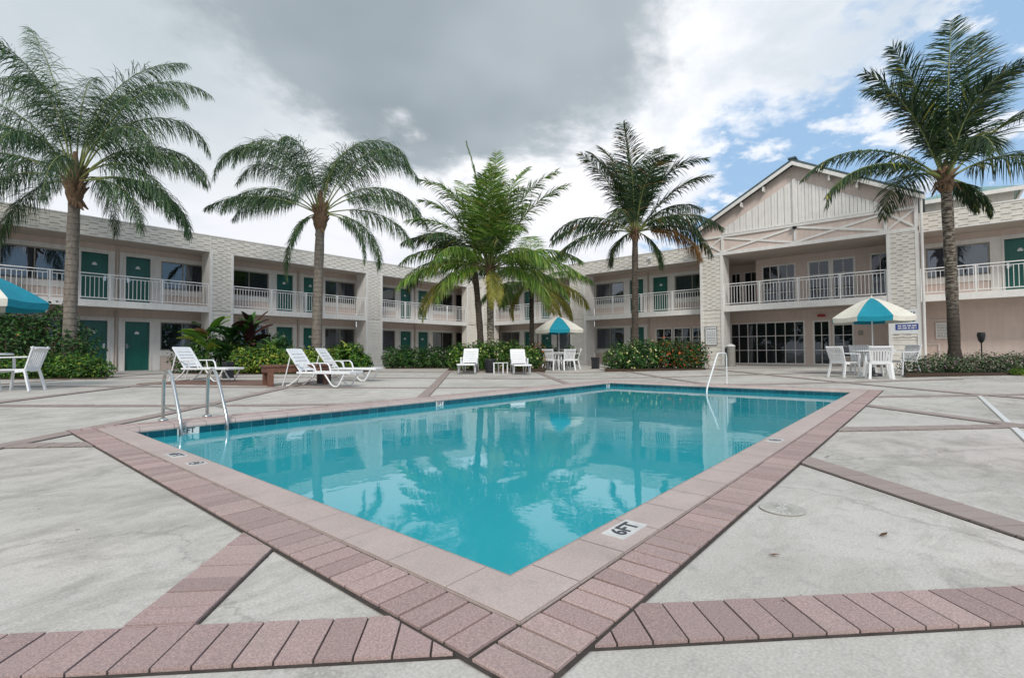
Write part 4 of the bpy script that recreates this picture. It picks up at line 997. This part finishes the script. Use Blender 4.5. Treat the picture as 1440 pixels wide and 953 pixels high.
shrub('shrub', 'green shrub with pale yellow flowers, left half of the flower bed under the dark palm', [(868, 18.8, 1.02, 18, .6), (892, 18.6, 1.1, 20, .6), (912, 18.8, 1.15, 16, .6)], 5200, .10, [M['bushm'], M['bushd']], mix=(.55, .45), flowers=(M['fly'], 90, .08, None))
shrub('shrub', 'dark shrub with orange red leaves, right half of the flower bed beside the gable column', [(936, 18.8, 1.15, 18, .6), (958, 18.7, 1.12, 18, .6), (978, 18.9, 1.08, 14, .6)], 5200, .10, [M['bushd'], M['rusty'], M['bushm']], mix=(.55, .2, .25), flowers=(M['flo'], 55, .09, None))
shrub('flower_bed_plants', 'low grey green bed of pink flowering plants at the foot of the right palm', [(1285+i*19, 13.6+.1*(i % 3), .50+.05*((i*7) % 3), 16, .5) for i in range(11)], 9500, .062, [M['silver'], M['bushd']], mix=(.75, .25), cat='flower bed', flowers=(M['flp'], 150, .045, None))
shrub('grass_tuft', 'small bright green tuft at the right end of the flower bed', [(1432, 12.9, .20, 11, .2)], 260, .10, [M['bushl']], cat='plant', aspect=4)
# broad leaf plants
def broad(name, label, px, D, leaves, mats):
    x, y = at(px, D); z = gz(x, y); t = empty(name, (x, y, z), 0, label, 'plant')
    mb = MB(); st = MB()
    for (a, h0, L, W, e, dr, mi) in leaves:
        az = IA(a); p = Vector((x, y, z+h0)); q = Vector((x+random.uniform(-.1, .1), y+random.uniform(-.1, .1), z-.02)); st.tube([q, (q+p)/2+Vector((0, 0, .05)), p], [.022, .016, .01], 6)
        S = 7; pts = [p]; e_ = R(e)
        for i in range(S):
            ee = e_-R(dr)*((i+.5)/S); pts.append(pts[-1]+Vector((math.cos(az)*math.cos(ee), math.sin(az)*math.cos(ee), math.sin(ee)))*L/S)
        sd = Vector((-math.sin(az), math.cos(az), 0)); tilt = random.uniform(-.8, .8); vs = []
        for i, pp in enumerate(pts):
            w_ = W*math.sin(math.pi*min(.98, (i+.6)/(S+.9)))**.7
            s_ = (sd*math.cos(tilt)+Vector((0, 0, math.sin(tilt)))).normalized()
            vs += [pp-s_*w_/2+Vector((0, 0, .03)), pp, pp+s_*w_/2+Vector((0, 0, .03))]
        n_ = S+1
        mb.add(vs, [(3*i+j, 3*i+j+1, 3*i+j+4, 3*i+j+3) for i in range(S) for j in (0, 1)], mi, True)
    mb.build('leaves', mats, t, world=True); st.build('stems', M['rachis'], t, world=True)
random.seed(33)
def lv(n, h, L, W, mi, e=(20, 75), a=None): return [((a or random.uniform(0, 360)) if a is None else a, random.uniform(*h), random.uniform(*L), W*random.uniform(.8, 1.2), random.uniform(*e), random.uniform(30, 80), mi) for _ in range(n)]
broad('broad_leaf_plant', 'banana like plant with an orange tipped leaf behind the left lounger', 292, 17.4, lv(22, (.6, 1.4), (.7, 1.1), .26, 0)+[(185, 1.35, .85, .22, 50, 100, 1), (20, 1.3, .9, .2, 55, 30, 0), (150, 1.0, .8, .2, 40, 70, 0)], [M['bushl'], M['rusty']])
broad('broad_leaf_plant', 'glossy dark green plant with a few pale leaves between the banana like and the copper plant', 325, 17.3, lv(44, (.4, 1.45), (.5, .8), .20, 0)+lv(5, (.8, 1.4), (.35, .5), .12, 1), [M['bushd'], M['silver']])  # a few smaller leaves take the pale grey green
broad('broad_leaf_plant', 'tall plant with copper purple leaves in front of the white column', 352, 17.6, lv(11, (.8, 1.6), (.6, .9), .27, 0, (40, 85))+lv(26, (.9, 1.7), (.5, .75), .22, 1, (45, 85))+[(15, 1.5, .9, .24, 60, 20, 0), (5, 1.25, .9, .26, 45, 30, 0)], [M['purple'], M['bushm']])
broad('broad_leaf_plant', 'plant with yellow green upright leaves at the bench end of the bed', 385, 17.4, lv(14, (.4, 1.1), (.4, .6), .14, 0), [M['bushm']])
broad('broad_leaf_plant', 'large leafed plant in the bush beside the white column', 492, 17.8, lv(20, (.35, .8), (.4, .6), .16, 0), [M['bushl']])
# planting beds
def bed(pts, nm='planting_bed'):
    b = MB(); P = [at(*p) for p in pts]; z = [gz(x, y) for x, y in P]
    top = [(x, y, max(z)+.03) for x, y in P]; bot = [(x, y, -.02) for x, y in P]; n = len(P)
    b.add(top+bot, [tuple(range(n))]+[(i, n+i, n+(i+1) % n, (i+1) % n) for i in range(n)]); tag(b.build(nm, M['soil']), kind='structure')
bed([(-90, 13.6), (150, 13.3), (150, 14.6), (130, 16.5), (-90, 17)])
bed([(242, 17.0), (330, 15.8), (480, 16), (518, 17.6), (500, 18.6), (380, 18.8), (250, 18.4)])
bed([(542, 20.8), (640, 20.8), (640, 21.8), (542, 21.8)])
bed([(630, 18.6), (766, 18.3), (768, 20.3), (632, 20.3)])
bed([(850, 18.1), (992, 18.1), (990, 19.4), (852, 19.4)])
bed([(1272, 13.0), (1500, 13.0), (1500, 14.4), (1272, 14.4)])

random.seed(61)
b = MB()
for px, D, sx_, n_ in ((1390, 12.6, 1.6, 70), (700, 17.9, 2.2, 40), (920, 17.7, 2.2, 40), (90, 12.9, 1.5, 30), (400, 14.5, 2.5, 40), (960, 4, 3.0, 14), (250, 3.0, 2.0, 10)):
    x0, y0 = at(px, D)
    for _ in range(n_):
        x, y = x0+random.gauss(0, sx_*.5), y0+random.gauss(0, sx_*.5)
        if BX0 < x < BX1 and BY0 < y < BY1: continue
        a = random.uniform(0, 6.28); l = random.uniform(.015, .035); c_, s_ = math.cos(a), math.sin(a); z = gz(x, y)+.006
        b.add([(x-c_*l, y-s_*l, z), (x+s_*l*.4, y-c_*l*.4, z+.004), (x+c_*l, y+s_*l, z+.008), (x-s_*l*.4, y+c_*l*.4, z+.003)], [(0, 1, 2, 3)])
tag(b.build('leaf_litter', M['rusty']), 'scattered dry leaves lying on the pool deck', 'leaf litter', kind='stuff')

# ------------------------------------------------------------------ furniture
def arc(c, r, a0, a1, n): return [(c[0]+r*math.cos(a0+(a1-a0)*i/n), c[1]+r*math.sin(a0+(a1-a0)*i/n)) for i in range(n+1)]
def make_chair():                                    # faces +x, origin between the feet
    t = empty('plastic_chair')
    b = MB()                                         # seat, slightly dished
    for k in range(8):
        y0, y1 = -.22+.055*k, -.22+.055*(k+1)-.008
        zz = .415-.012*math.cos((k-3.5)/3.5*1.4); b.box(-.20, .24, y0, y1, zz-.012, zz+.012)
    b.box(.225, .26, -.23, .23, .36, .43); b.box(-.22, -.19, -.22, .22, .385, .425)
    b.build('seat', M['plastic'], t, bevel=.005)
    b = MB(); A = lambda z: -.20-(z-.42)*.30
    for k in range(7):
        y = -.165+.055*k; b.bar((A(.44), y, .44), (A(.80), y*1.08, .80), .04, .014, up=(1, 0, 0))
    b.bar((A(.83), -.225, .83), (A(.83), .225, .83), .10, .022, up=(-.3, 0, 1)); b.bar((A(.83), -.225, .80), (A(.83), .225, .80), .03, .08, up=(-.3, 0, 1)); b.bar((A(.44), -.2, .445), (A(.44), .2, .445), .03, .04)
    for s in (-1, 1): b.bar((A(.42), s*.205, .42), (A(.86), s*.235, .86), .05, .026, up=(1, 0, 0))
    b.build('backrest', M['plastic'], t, bevel=.005)
    for s in (-1, 1):
        b = MB(); b.bar((.24, s*.265, .645), (-.255, s*.245, .66), .055, .022); b.bar((.22, s*.255, .40), (.235, s*.265, .64), .05, .03, up=(1, 0, 0)); b.build('armrest', M['plastic'], t, bevel=.005)
        b = MB(); b.bar((.22, s*.235, .41), (.275, s*.265, 0), .055, .03, up=(1, 0, 0)); b.build('leg', M['plastic'], t, bevel=.004)
        b = MB(); b.bar((-.19, s*.215, .43), (-.29, s*.245, 0), .06, .03, up=(1, 0, 0)); b.bar((-.20, s*.215, .40), (-.05, s*.22, .38), .03, .05); b.build('leg', M['plastic'], t, bevel=.004)
    return t
def make_table(r=.52):
    t = empty('plastic_table')
    b = MB(); n = 32; b.tube([(0, 0, .70), (0, 0, .725)], r, n); b.tube([(r*math.cos(2*math.pi*k/n), r*math.sin(2*math.pi*k/n), .70) for k in range(n+1)], .018, 6, cap=False); b.build('tabletop', M['plastic'], t)
    for k in range(4):
        a = math.pi/4+k*math.pi/2; b = MB(); c, s = math.cos(a), math.sin(a)
        b.bar((c*r*.55, s*r*.55, .70), (c*r*.78, s*r*.78, 0), .06, .035, up=(c, s, 0)); b.build('leg', M['plastic'], t, bevel=.004)
    return t
def make_umbrella(R0=1.2, zt=2.30, zr=1.72, rot=0):
    t = empty('patio_umbrella')
    b = MB(); b.tube([(0, 0, .03), (0, 0, zt)], .019, 10); b.build('pole', M['rail'], t)
    b = MB(); b.tube([(0, 0, 0), (0, 0, .07), (0, 0, .10), (0, 0, .26)], [.24, .24, .06, .035], 20); b.build('base', M['black'], t)
    n = 8; rows = 6
    for k in range(n):
        b = MB(); a0, a1 = rot+2*math.pi*(k-.5)/n, rot+2*math.pi*(k+.5)/n
        vs = []
        for i in range(rows+1):
            u = i/rows; rr = R0*u; z = zt-(zt-zr)*(u**1.35)
            for j in range(5):
                w = j/4; sag = .035*u*math.sin(math.pi*w); x = rr*((1-w)*math.cos(a0)+w*math.cos(a1)); y = rr*((1-w)*math.sin(a0)+w*math.sin(a1)); vs.append((x, y, z-sag))
        for j in range(5):                          # short valance
            w = j/4; x = R0*1.0*((1-w)*math.cos(a0)+w*math.cos(a1)); y = R0*((1-w)*math.sin(a0)+w*math.sin(a1)); vs.append((x*.985, y*.985, zr-.14-.02*math.sin(math.pi*w)*1.0))
        fs = [(i*5+j, i*5+j+1, (i+1)*5+j+1, (i+1)*5+j) for i in range(rows+1) for j in range(4)]
        b.add(vs, fs, 0, False)
        pn = b.build('canopy_panel', M['canvast'] if k % 2 == 0 else M['canvasw'], t)
        if k % 2 == 0: pn['label'] = 'teal canopy panel'
        else: pn['label'] = 'cream canopy panel'
    for k in range(n):
        a = rot+2*math.pi*(k+.5)/n; b = MB(); b.tube([(0, 0, zt-.03), (.5*R0*math.cos(a), .5*R0*math.sin(a), zt-(zt-zr)*.5**1.35-.03), (R0*.98*math.cos(a), R0*.98*math.sin(a), zr-.015)], .006, 4)
        b.tube([(0, 0, zr-.05), (.5*R0*math.cos(a), .5*R0*math.sin(a), zt-(zt-zr)*.5**1.35-.04)], .005, 4); b.build('rib', M['rail'], t)
    b = MB(); b.tube([(0, 0, zt-.01), (0, 0, zt+.03), (0, 0, zt+.07)], [.035, .03, .008], 8); b.build('finial', M['canvasw'], t)
    return t
def make_lounger():                                   # feet towards +x; length 1.85
    t = empty('sun_lounger')
    b = MB(); W = .29                                # seat slats and side rails
    for k in range(12):
        x = -.20+.105*k; b.box(x, x+.088, -W+.03, W-.03, .335, .355)
    for s in (-1, 1): b.box(-.30, 1.10, s*W-.03, s*W+.03, .315, .365)
    b.box(1.06, 1.12, -W, W, .31, .362); b.build('seat', M['plastic'], t, bevel=.006)
    b = MB(); c, s_ = math.cos(R(54)), math.sin(R(54)); o = (-.22, .36)
    P = lambda u, y: (o[0]-c*u, y, o[1]+s_*u)
    for k in range(6):
        u = .03+.10*k; b.bar(P(u+.04, -W+.05), P(u+.045, W-.05), .018, .088, up=(-c, 0, s_))
    b.bar(P(.64, -W+.02), P(.64, W-.02), .024, .10, up=(-c, 0, s_))
    for s in (-1, 1): b.bar(P(0, s*(W-.03)), P(.67, s*(W-.035)), .06, .03, up=(s_, 0, c))
    b.build('backrest', M['plastic'], t, bevel=.006)
    for s in (-1, 1):
        y = s*(W+.0)
        b = MB(); b.tube([(.98, y, .33), (.86, y, .10), (.80, y, .02), (.70, y, .02), (.62, y, .08), (.44, y, .33)], .02, 7); b.build('leg', M['plastic'], t)
        b = MB(); b.tube([(-.18, y, .33), (-.30, y, .18), (-.52, y, .04), (-.60, y, .03)], .02, 7); b.tube([(-.48, y, .70), (-.62, y, .30), (-.80, y, .02)], .017, 7) if False else None
        b.tube([(-.02, y, .33), (-.20, y, .10), (-.30, y, .02), (-.42, y, .03)], .02, 7) if False else None
        b.build('leg', M['plastic'], t)
        b = MB(); b.bar((-.33, y*1.06, .56), (.12, y*1.06, .56), .055, .025); b.tube([(.10, y*1.05, .56), (.17, y*1.04, .50), (.22, y, .36)], .02, 7); b.tube([(-.10, y*1.05, .55), (-.05, y, .36)], .016, 6); b.build('armrest', M['plastic'], t)
        b = MB(); b.tube([(-.54, s*.24, .72), (-.64, s*.25, .32), (-.74, s*.25, .02)], .016, 7); b.build('back_prop', M['plastic'], t)
    return t
CH, TB, UM, LG = make_chair(), make_table(), make_umbrella(), make_lounger()
protos = {id(CH): 0, id(TB): 0, id(UM): 0, id(LG): 0}
def place(proto, x, y, rz, label, cat, group=None, scale=1, dz=0):
    o = proto if not protos[id(proto)] else copy_tree(proto); protos[id(proto)] = 1
    o.location = (x, y, gz(x, y)+dz); o.rotation_euler = (0, 0, rz); o.scale = scale if isinstance(scale, tuple) else (scale,)*3
    tag(o, label, cat, group); return o
def towards(x, y, tx, ty): return math.atan2(ty-y, tx-x)
G_ch = 'white plastic chairs around the umbrella tables'
# right table
cx, cy = at(1227, 13.7)
place(TB, cx, cy, .3, 'round white plastic table under the right umbrella', 'table', 'round white umbrella tables')
place(UM, cx, cy, towards(cx, cy, 0, 0)+R(4), 'teal and cream patio umbrella over the right table', 'umbrella', 'teal and cream patio umbrellas', (.84, .84, .95))
for px, D, lab in ((1186, 13.45, 'white plastic chair left of the right table, its back to the left'), (1236, 12.75, 'white plastic chair nearest the pool at the right table, back to the camera'),
                   (1212, 14.6, 'white plastic chair on the far side of the right table, facing the pool'), (1269, 13.75, 'white plastic chair right of the right table by the flower bed')):
    x, y = at(px, D); place(CH, x, y, towards(x, y, cx, cy), lab, 'chair', G_ch)
# far table
fx, fy = at(786, 20.6)
place(TB, fx, fy, .1, 'round white plastic table under the far umbrella at the centre', 'table', 'round white umbrella tables')
place(UM, fx, fy, towards(fx, fy, 0, 0)+R(2), 'teal and cream patio umbrella over the far table at the centre', 'umbrella', 'teal and cream patio umbrellas', (.9, .9, .96))
for px, D, lab in ((769, 20.3, 'white plastic chair at the left end of the far table'), (774, 19.8, 'white plastic chair at the front left of the far table'),
                   (797, 19.8, 'white plastic chair at the front right of the far table'), (806, 20.5, 'white plastic chair at the right end of the far table')):
    x, y = at(px, D); place(CH, x, y, towards(x, y, fx, fy), lab, 'chair', G_ch)
# left table
lx, ly = at(-36, 9.3)
place(TB, lx, ly, .2, 'round white plastic table cut by the left edge', 'table', 'round white umbrella tables')
place(UM, lx, ly, towards(lx, ly, 0, 0)+R(44), 'teal and cream patio umbrella cut by the left edge', 'umbrella', 'teal and cream patio umbrellas', (.9, .9, 1.0))
x, y = at(28, 9.5); place(CH, x, y, towards(x, y, lx, ly)+.0, 'white plastic chair facing the left table', 'chair', G_ch)
# loungers
G_lg = 'white slatted sun loungers'
x, y = at(282, 12.4); place(LG, x, y, IA(-12), 'white sun lounger left of the wooden bench, seen between the ladder rails', 'sun lounger', G_lg, .94)
x, y = at(444, 11.3); place(LG, x, y, IA(-14), 'white sun lounger right of the wooden bench, nearer of the pair', 'sun lounger', G_lg, .94)
x, y = at(480, 13.0); place(LG, x, y, IA(-6), 'white sun lounger behind the pair, farther from the bench', 'sun lounger', G_lg, .94)
x, y = at(660, 17.3); place(LG, x, y, IA(268), 'white sun lounger facing the pool, left of the little side table', 'sun lounger', G_lg, .94)
x, y = at(730, 17.3); place(LG, x, y, IA(276), 'white sun lounger facing the pool, right of the little side table', 'sun lounger', G_lg, .94)
# side table
x, y = at(704, 17.2); t = empty('side_table', (x, y, gz(x, y)), R(20), 'small white side table between the two facing loungers', 'side table')
b = MB(); b.box(-.24, .24, -.2, .2, .36, .385); b.build('tabletop', M['plastic'], t, bevel=.006)
for i, j in ((-1, -1), (-1, 1), (1, -1), (1, 1)):
    b = MB(); b.box(i*.21-.018, i*.21+.018, j*.17-.018, j*.17+.018, 0, .36); b.build('leg', M['plastic'], t)
# bins
def bin_(px, D, r, h, label, square=False, mat='black'):
    x, y = at(px, D); t = empty('waste_bin', (x, y, gz(x, y)), R(15), label, 'bin')
    b = MB()
    if square:
        b.bar((0, 0, 0), (0, 0, h*.8), 2*r*.92, 2*r*.92, up=(0, 1, 0)); b.build('body', M[mat], t, bevel=.01)
        b = MB(); b.bar((0, 0, h*.8), (0, 0, h), 2*r, 2*r, up=(0, 1, 0)); b.build('lid', M[mat], t, bevel=.015)
    else:
        b.tube([(0, 0, 0), (0, 0, h*.9)], [r*.8, r], 20); b.build('body', M[mat], t)
        b = MB(); b.tube([(0, 0, h*.9), (0, 0, h*.94), (0, 0, h)], [r*1.06, r*1.04, r*.6], 20); b.build('lid', M[mat], t)
    return t
bin_(689, 17.5, .20, .5, 'round black bin beside the left facing lounger')
bin_(321, 13.6, .115, .46, 'square black bin behind the left lounger by the plant bed', True)
bin_(456, 12.2, .13, .30, 'low black box under the nearer lounger of the pair', True)
bin_(837, 20.5, .15, .48, 'square black bin against the wall left of the flower bed', True)
# wooden bench
x, y = at(374, 11.2); t = empty('wooden_bench', (x, y, gz(x, y)), IA(38), 'low brown wooden bench beside the loungers', 'bench')
b = MB()
for k in range(5): b.box(-.08, 1.4, -.30+.125*k, -.30+.125*k+.118, .43, .475)
b.build('seat', M['wood'], t, bevel=.006)
b = MB(); b.box(-.04, 1.36, -.27, -.22, .31, .428); b.box(-.04, 1.36, .25, .30, .31, .428); b.box(-.045, .01, -.22, .25, .31, .428); b.box(1.31, 1.362, -.22, .25, .31, .428); b.build('apron', M['wood'], t)
for i in (.05, 1.27):
    for j in (-.23, .26):
        b = MB(); b.box(i-.06, i+.06, j-.05, j+.05, 0, .31); b.build('leg', M['wood'], t, bevel=.006)
# ladder
t = empty('pool_ladder', (2.05, 6.9, 0), 0, 'steel pool ladder with two curved rails at the left corner of the pool', 'pool ladder')
for X in (1.80, 2.28):
    P = [(X, 7.14, -.02), (X, 7.13, .42), (X, 7.11, .52), (X, 7.05, .595), (X, 6.95, .615), (X, 6.86, .585), (X, 6.78, .50), (X, 6.55, .16), (X, 6.47, .02), (X, 6.45, -.10), (X, 6.44, -1.1)]
    b = MB()
    # smooth the polyline
    Q = [Vector(p) for p in P]
    for _ in range(2):
        n_ = [Q[0]]
        for a_, c_ in zip(Q[:-1], Q[1:]): n_ += [a_.lerp(c_, .25), a_.lerp(c_, .75)]
        Q = n_+[Q[-1]]
    b.tube(Q, .020, 12); b.build('rail', M['chrome'], t, world=True)
    b = MB(); b.tube([(X, 7.14, .008), (X, 7.14, .02), (X, 7.14, .03)], [.055, .05, .028], 16); b.build('flange', M['chrome'], t, world=True)
    b = MB(); b.tube([(X, 7.13, .16), (X, 6.57, .15)], .011, 8); b.build('brace', M['chrome'], t, world=True)
for k in range(3):
    b = MB(); b.box(1.81, 2.27, 6.40, 6.48, -.40-.27*k, -.375-.27*k); b.build('step', M['chrome'], t, world=True)
# hand rail at the steps
t = empty('hand_rail', (12.3, 3.72, 0), 0, 'white bent hand rail going down into the far end of the pool', 'hand rail')
b = MB(); b.tube([(12.30, 3.72, -.02), (12.30, 3.72, .68), (12.26, 3.72, .745), (12.18, 3.72, .76), (11.74, 3.72, .76), (11.66, 3.72, .74), (11.60, 3.72, .69), (10.98, 3.72, .06), (10.92, 3.72, -.02), (10.90, 3.72, -.12), (10.90, 3.72, -.8)], .018, 10)
b.build('rail', M['rail'], t, world=True)
b = MB(); b.tube([(12.3, 3.72, .0), (12.3, 3.72, .02)], .06, 14); b.build('flange', M['chrome'], t, world=True)
# grey pedestal in front of the lobby
x, y = at(1027, 21); t = empty('bollard', (x, y, gz(x, y)), 0, 'grey round topped pedestal in front of the lobby windows', 'pedestal')
b = MB(); b.tube([(0, 0, 0), (0, 0, .86)], .19, 20); b.build('body', M['grey'], t)
b = MB(); b.tube([(0, 0, .86), (0, 0, .90), (0, 0, .96)], [.20, .19, .08], 20); b.build('cap', M['trim'], t)
b = MB(); b.tube([(-.22, .12, 0), (-.22, .12, .8)], .05, 12); b.build('pipe', M['black'], t)
# spot light on a stake
x, y = at(1380, 14.4); t = empty('garden_spotlight', (x, y, gz(x, y)), 0, 'dark garden spotlight on a stake in the bed right of the palm', 'garden light')
b = MB(); b.tube([(0, 0, 0), (0, 0, .9)], .017, 8); b.build('stake', M['black'], t)
b = MB(); b.tube([(0, 0, .86), (0, 0, .93), (0, 0, 1.08), (0, 0, 1.17)], [.03, .07, .10, .085], 14); b.build('lamp_head', M['black'], t)

# land behind the camera so that glass and water have a horizon to reflect
random.seed(50)
def far_tree(k, x, y, h):
    t = empty('tree', (x, y, 0), 0, 'leafy tree standing beyond the open side of the court', 'tree', 'trees beyond the court'); b = MB(); b.tube([(0, 0, 0), (0, 0, h*.3), (.1, 0, h*.6)], [.25, .2, .1], 8); b.build('trunk', M['rachisb'], t)
    mb = MB(); leafcloud(mb, [(random.uniform(-2, 2), random.uniform(-2, 2), h*random.uniform(.4, .8), h*.3, h*.3, h*.25) for _ in range(6)], 1500, .7); mb.build('crown', M['bushd'], t)
for k in range(16):
    a = YAW*0+math.pi+R(45)+R(-75+10*k); d = random.uniform(32, 42)
    far_tree(k, d*math.cos(a), d*math.sin(a), random.uniform(6, 9))

# ------------------------------------------------------------------ sky and light
SUN_EL, SUN_AZ = R(40), FWD_AZ+R(180+5)             # sun high, behind and to the left of the camera, veiled by cloud
w = bpy.data.worlds.new('World'); sc.world = w; w.use_nodes = True; nt = w.node_tree; bg = nt.nodes['Background']
sky = nt.nodes.new('ShaderNodeTexSky'); sky.sky_type = 'NISHITA'; sky.sun_disc = False; sky.sun_elevation = SUN_EL
sky.sun_rotation = math.pi/2-SUN_AZ; sky.air_density = 1.2; sky.dust_density = .6
tc = nt.nodes.new('ShaderNodeTexCoord')
rot = nt.nodes.new('ShaderNodeMapping'); rot.vector_type = 'POINT'; rot.inputs['Rotation'].default_value = (0, 0, math.pi/2-FWD_AZ)
nt.links.new(tc.outputs['Generated'], rot.inputs['Vector'])
sp = nt.nodes.new('ShaderNodeSeparateXYZ'); nt.links.new(rot.outputs[0], sp.inputs[0])
def mth(op, a, b=None, c=None, clamp=False):
    n = nt.nodes.new('ShaderNodeMath'); n.operation = op; n.use_clamp = clamp
    for i, v in enumerate((a, b, c)):
        if v is None: continue
        if isinstance(v, (int, float)): n.inputs[i].default_value = v
        else: nt.links.new(v, n.inputs[i])
    return n.outputs[0]
az = mth('ARCTAN2', sp.outputs[0], sp.outputs[1])    # 0 ahead, + to the right (radians)
el = mth('ARCSINE', sp.outputs[2])
# cloud coordinates on a layer overhead
dz = mth('ADD', mth('MAXIMUM', sp.outputs[2], 0.0), .22)
cxn = nt.nodes.new('ShaderNodeCombineXYZ'); nt.links.new(mth('DIVIDE', sp.outputs[0], dz), cxn.inputs[0]); nt.links.new(mth('DIVIDE', sp.outputs[1], dz), cxn.inputs[1])
n1 = noise(nt, cxn.outputs[0], 1.5, 9, .58); n1.inputs['Distortion'].default_value = .25
n2 = noise(nt, cxn.outputs[0], .8, 4, .5); n3 = noise(nt, cxn.outputs[0], 4.2, 8, .62)
def sstep(v, a, b):
    m_ = nt.nodes.new('ShaderNodeMapRange'); m_.interpolation_type = 'SMOOTHSTEP'; m_.inputs['From Min'].default_value = a; m_.inputs['From Max'].default_value = b
    nt.links.new(v, m_.inputs['Value']); return m_.outputs['Result']
wob = mth('SUBTRACT', n1.outputs['Fac'], .5); wob2 = mth('SUBTRACT', n3.outputs['Fac'], .5)
# blue opens to the right
bl = mth('ADD', mth('ADD', az, mth('MULTIPLY', wob, 1.5)), mth('MULTIPLY', wob2, .5))
bl = mth('SUBTRACT', bl, mth('MULTIPLY', el, .42))
wisp = sstep(n3.outputs['Fac'], .50, .62)
blue = mth('MULTIPLY', mth('MULTIPLY', sstep(bl, .17, .33), mth('SUBTRACT', 1.0, mth('MULTIPLY', wisp, .8))), mth('SUBTRACT', 1.0, sstep(mth('ABSOLUTE', mth('SUBTRACT', az, .65)), 1.4, 2.2)))
# dark mass above the middle and left
azc = mth('SUBTRACT', az, mth('MULTIPLY', mth('SUBTRACT', el, .45), .7)); elc = mth('ADD', el, mth('MULTIPLY', az, .30))
dx = mth('DIVIDE', mth('SUBTRACT', azc, -.26), .50); dy = mth('DIVIDE', mth('SUBTRACT', elc, .64), .36)
rr = mth('SQRT', mth('ADD', mth('MULTIPLY', dx, dx), mth('MULTIPLY', dy, dy)))
rr = mth('ADD', rr, mth('MULTIPLY', wob, 1.5)); rr = mth('ADD', rr, mth('MULTIPLY', wob2, .45))
darkm = mth('SUBTRACT', 1.0, sstep(rr, .78, 1.08))
thin = sstep(n2.outputs['Fac'], .35, .65)
white = mixc(nt, (.64, .70, .76), (.97, .97, 1.0), sstep(n1.outputs['Fac'], .32, .54))
lowb = sstep(el, .45, .05)
leftg = mixc(nt, white, (.50, .57, .61), mth('MULTIPLY', mth('MULTIPLY', sstep(az, -.05, -.6), sstep(el, .10, .45)), .85))
grey = mixc(nt, (.29, .34, .38), (.46, .52, .565), thin)
cl = mixc(nt, leftg, (.78, .80, .86), mth('MULTIPLY', sstep(el, .40, .12), .8))
cl = mixc(nt, cl, grey, darkm)
cl10 = nt.nodes.new('ShaderNodeVectorMath'); cl10.operation = 'SCALE'; nt.links.new(cl, cl10.inputs[0]); cl10.inputs['Scale'].default_value = 1/.1
skm = mixc(nt, sky.outputs[0], (3.6, 5.6, 8.2), .75)
fin = mixc(nt, cl10.outputs[0], skm, blue)
nt.links.new(fin, bg.inputs['Color']); bg.inputs['Strength'].default_value = .1
sd = bpy.data.lights.new('sun', 'SUN'); sd.energy = 2.0; sd.angle = R(15); sd.color = (1, .96, .9)
so = bpy.data.objects.new('sun', sd); col.objects.link(so)
dirv = Vector((math.cos(SUN_AZ)*math.cos(SUN_EL), math.sin(SUN_AZ)*math.cos(SUN_EL), math.sin(SUN_EL)))
so.rotation_euler = dirv.to_track_quat('Z', 'Y').to_euler(); so.location = (0, 0, 30)
sc.view_settings.view_transform = 'Standard'; sc.view_settings.look = 'None'; sc.view_settings.exposure = 0.18; sc.view_settings.gamma = 1
sc.cycles.max_bounces = 8; sc.cycles.transparent_max_bounces = 12
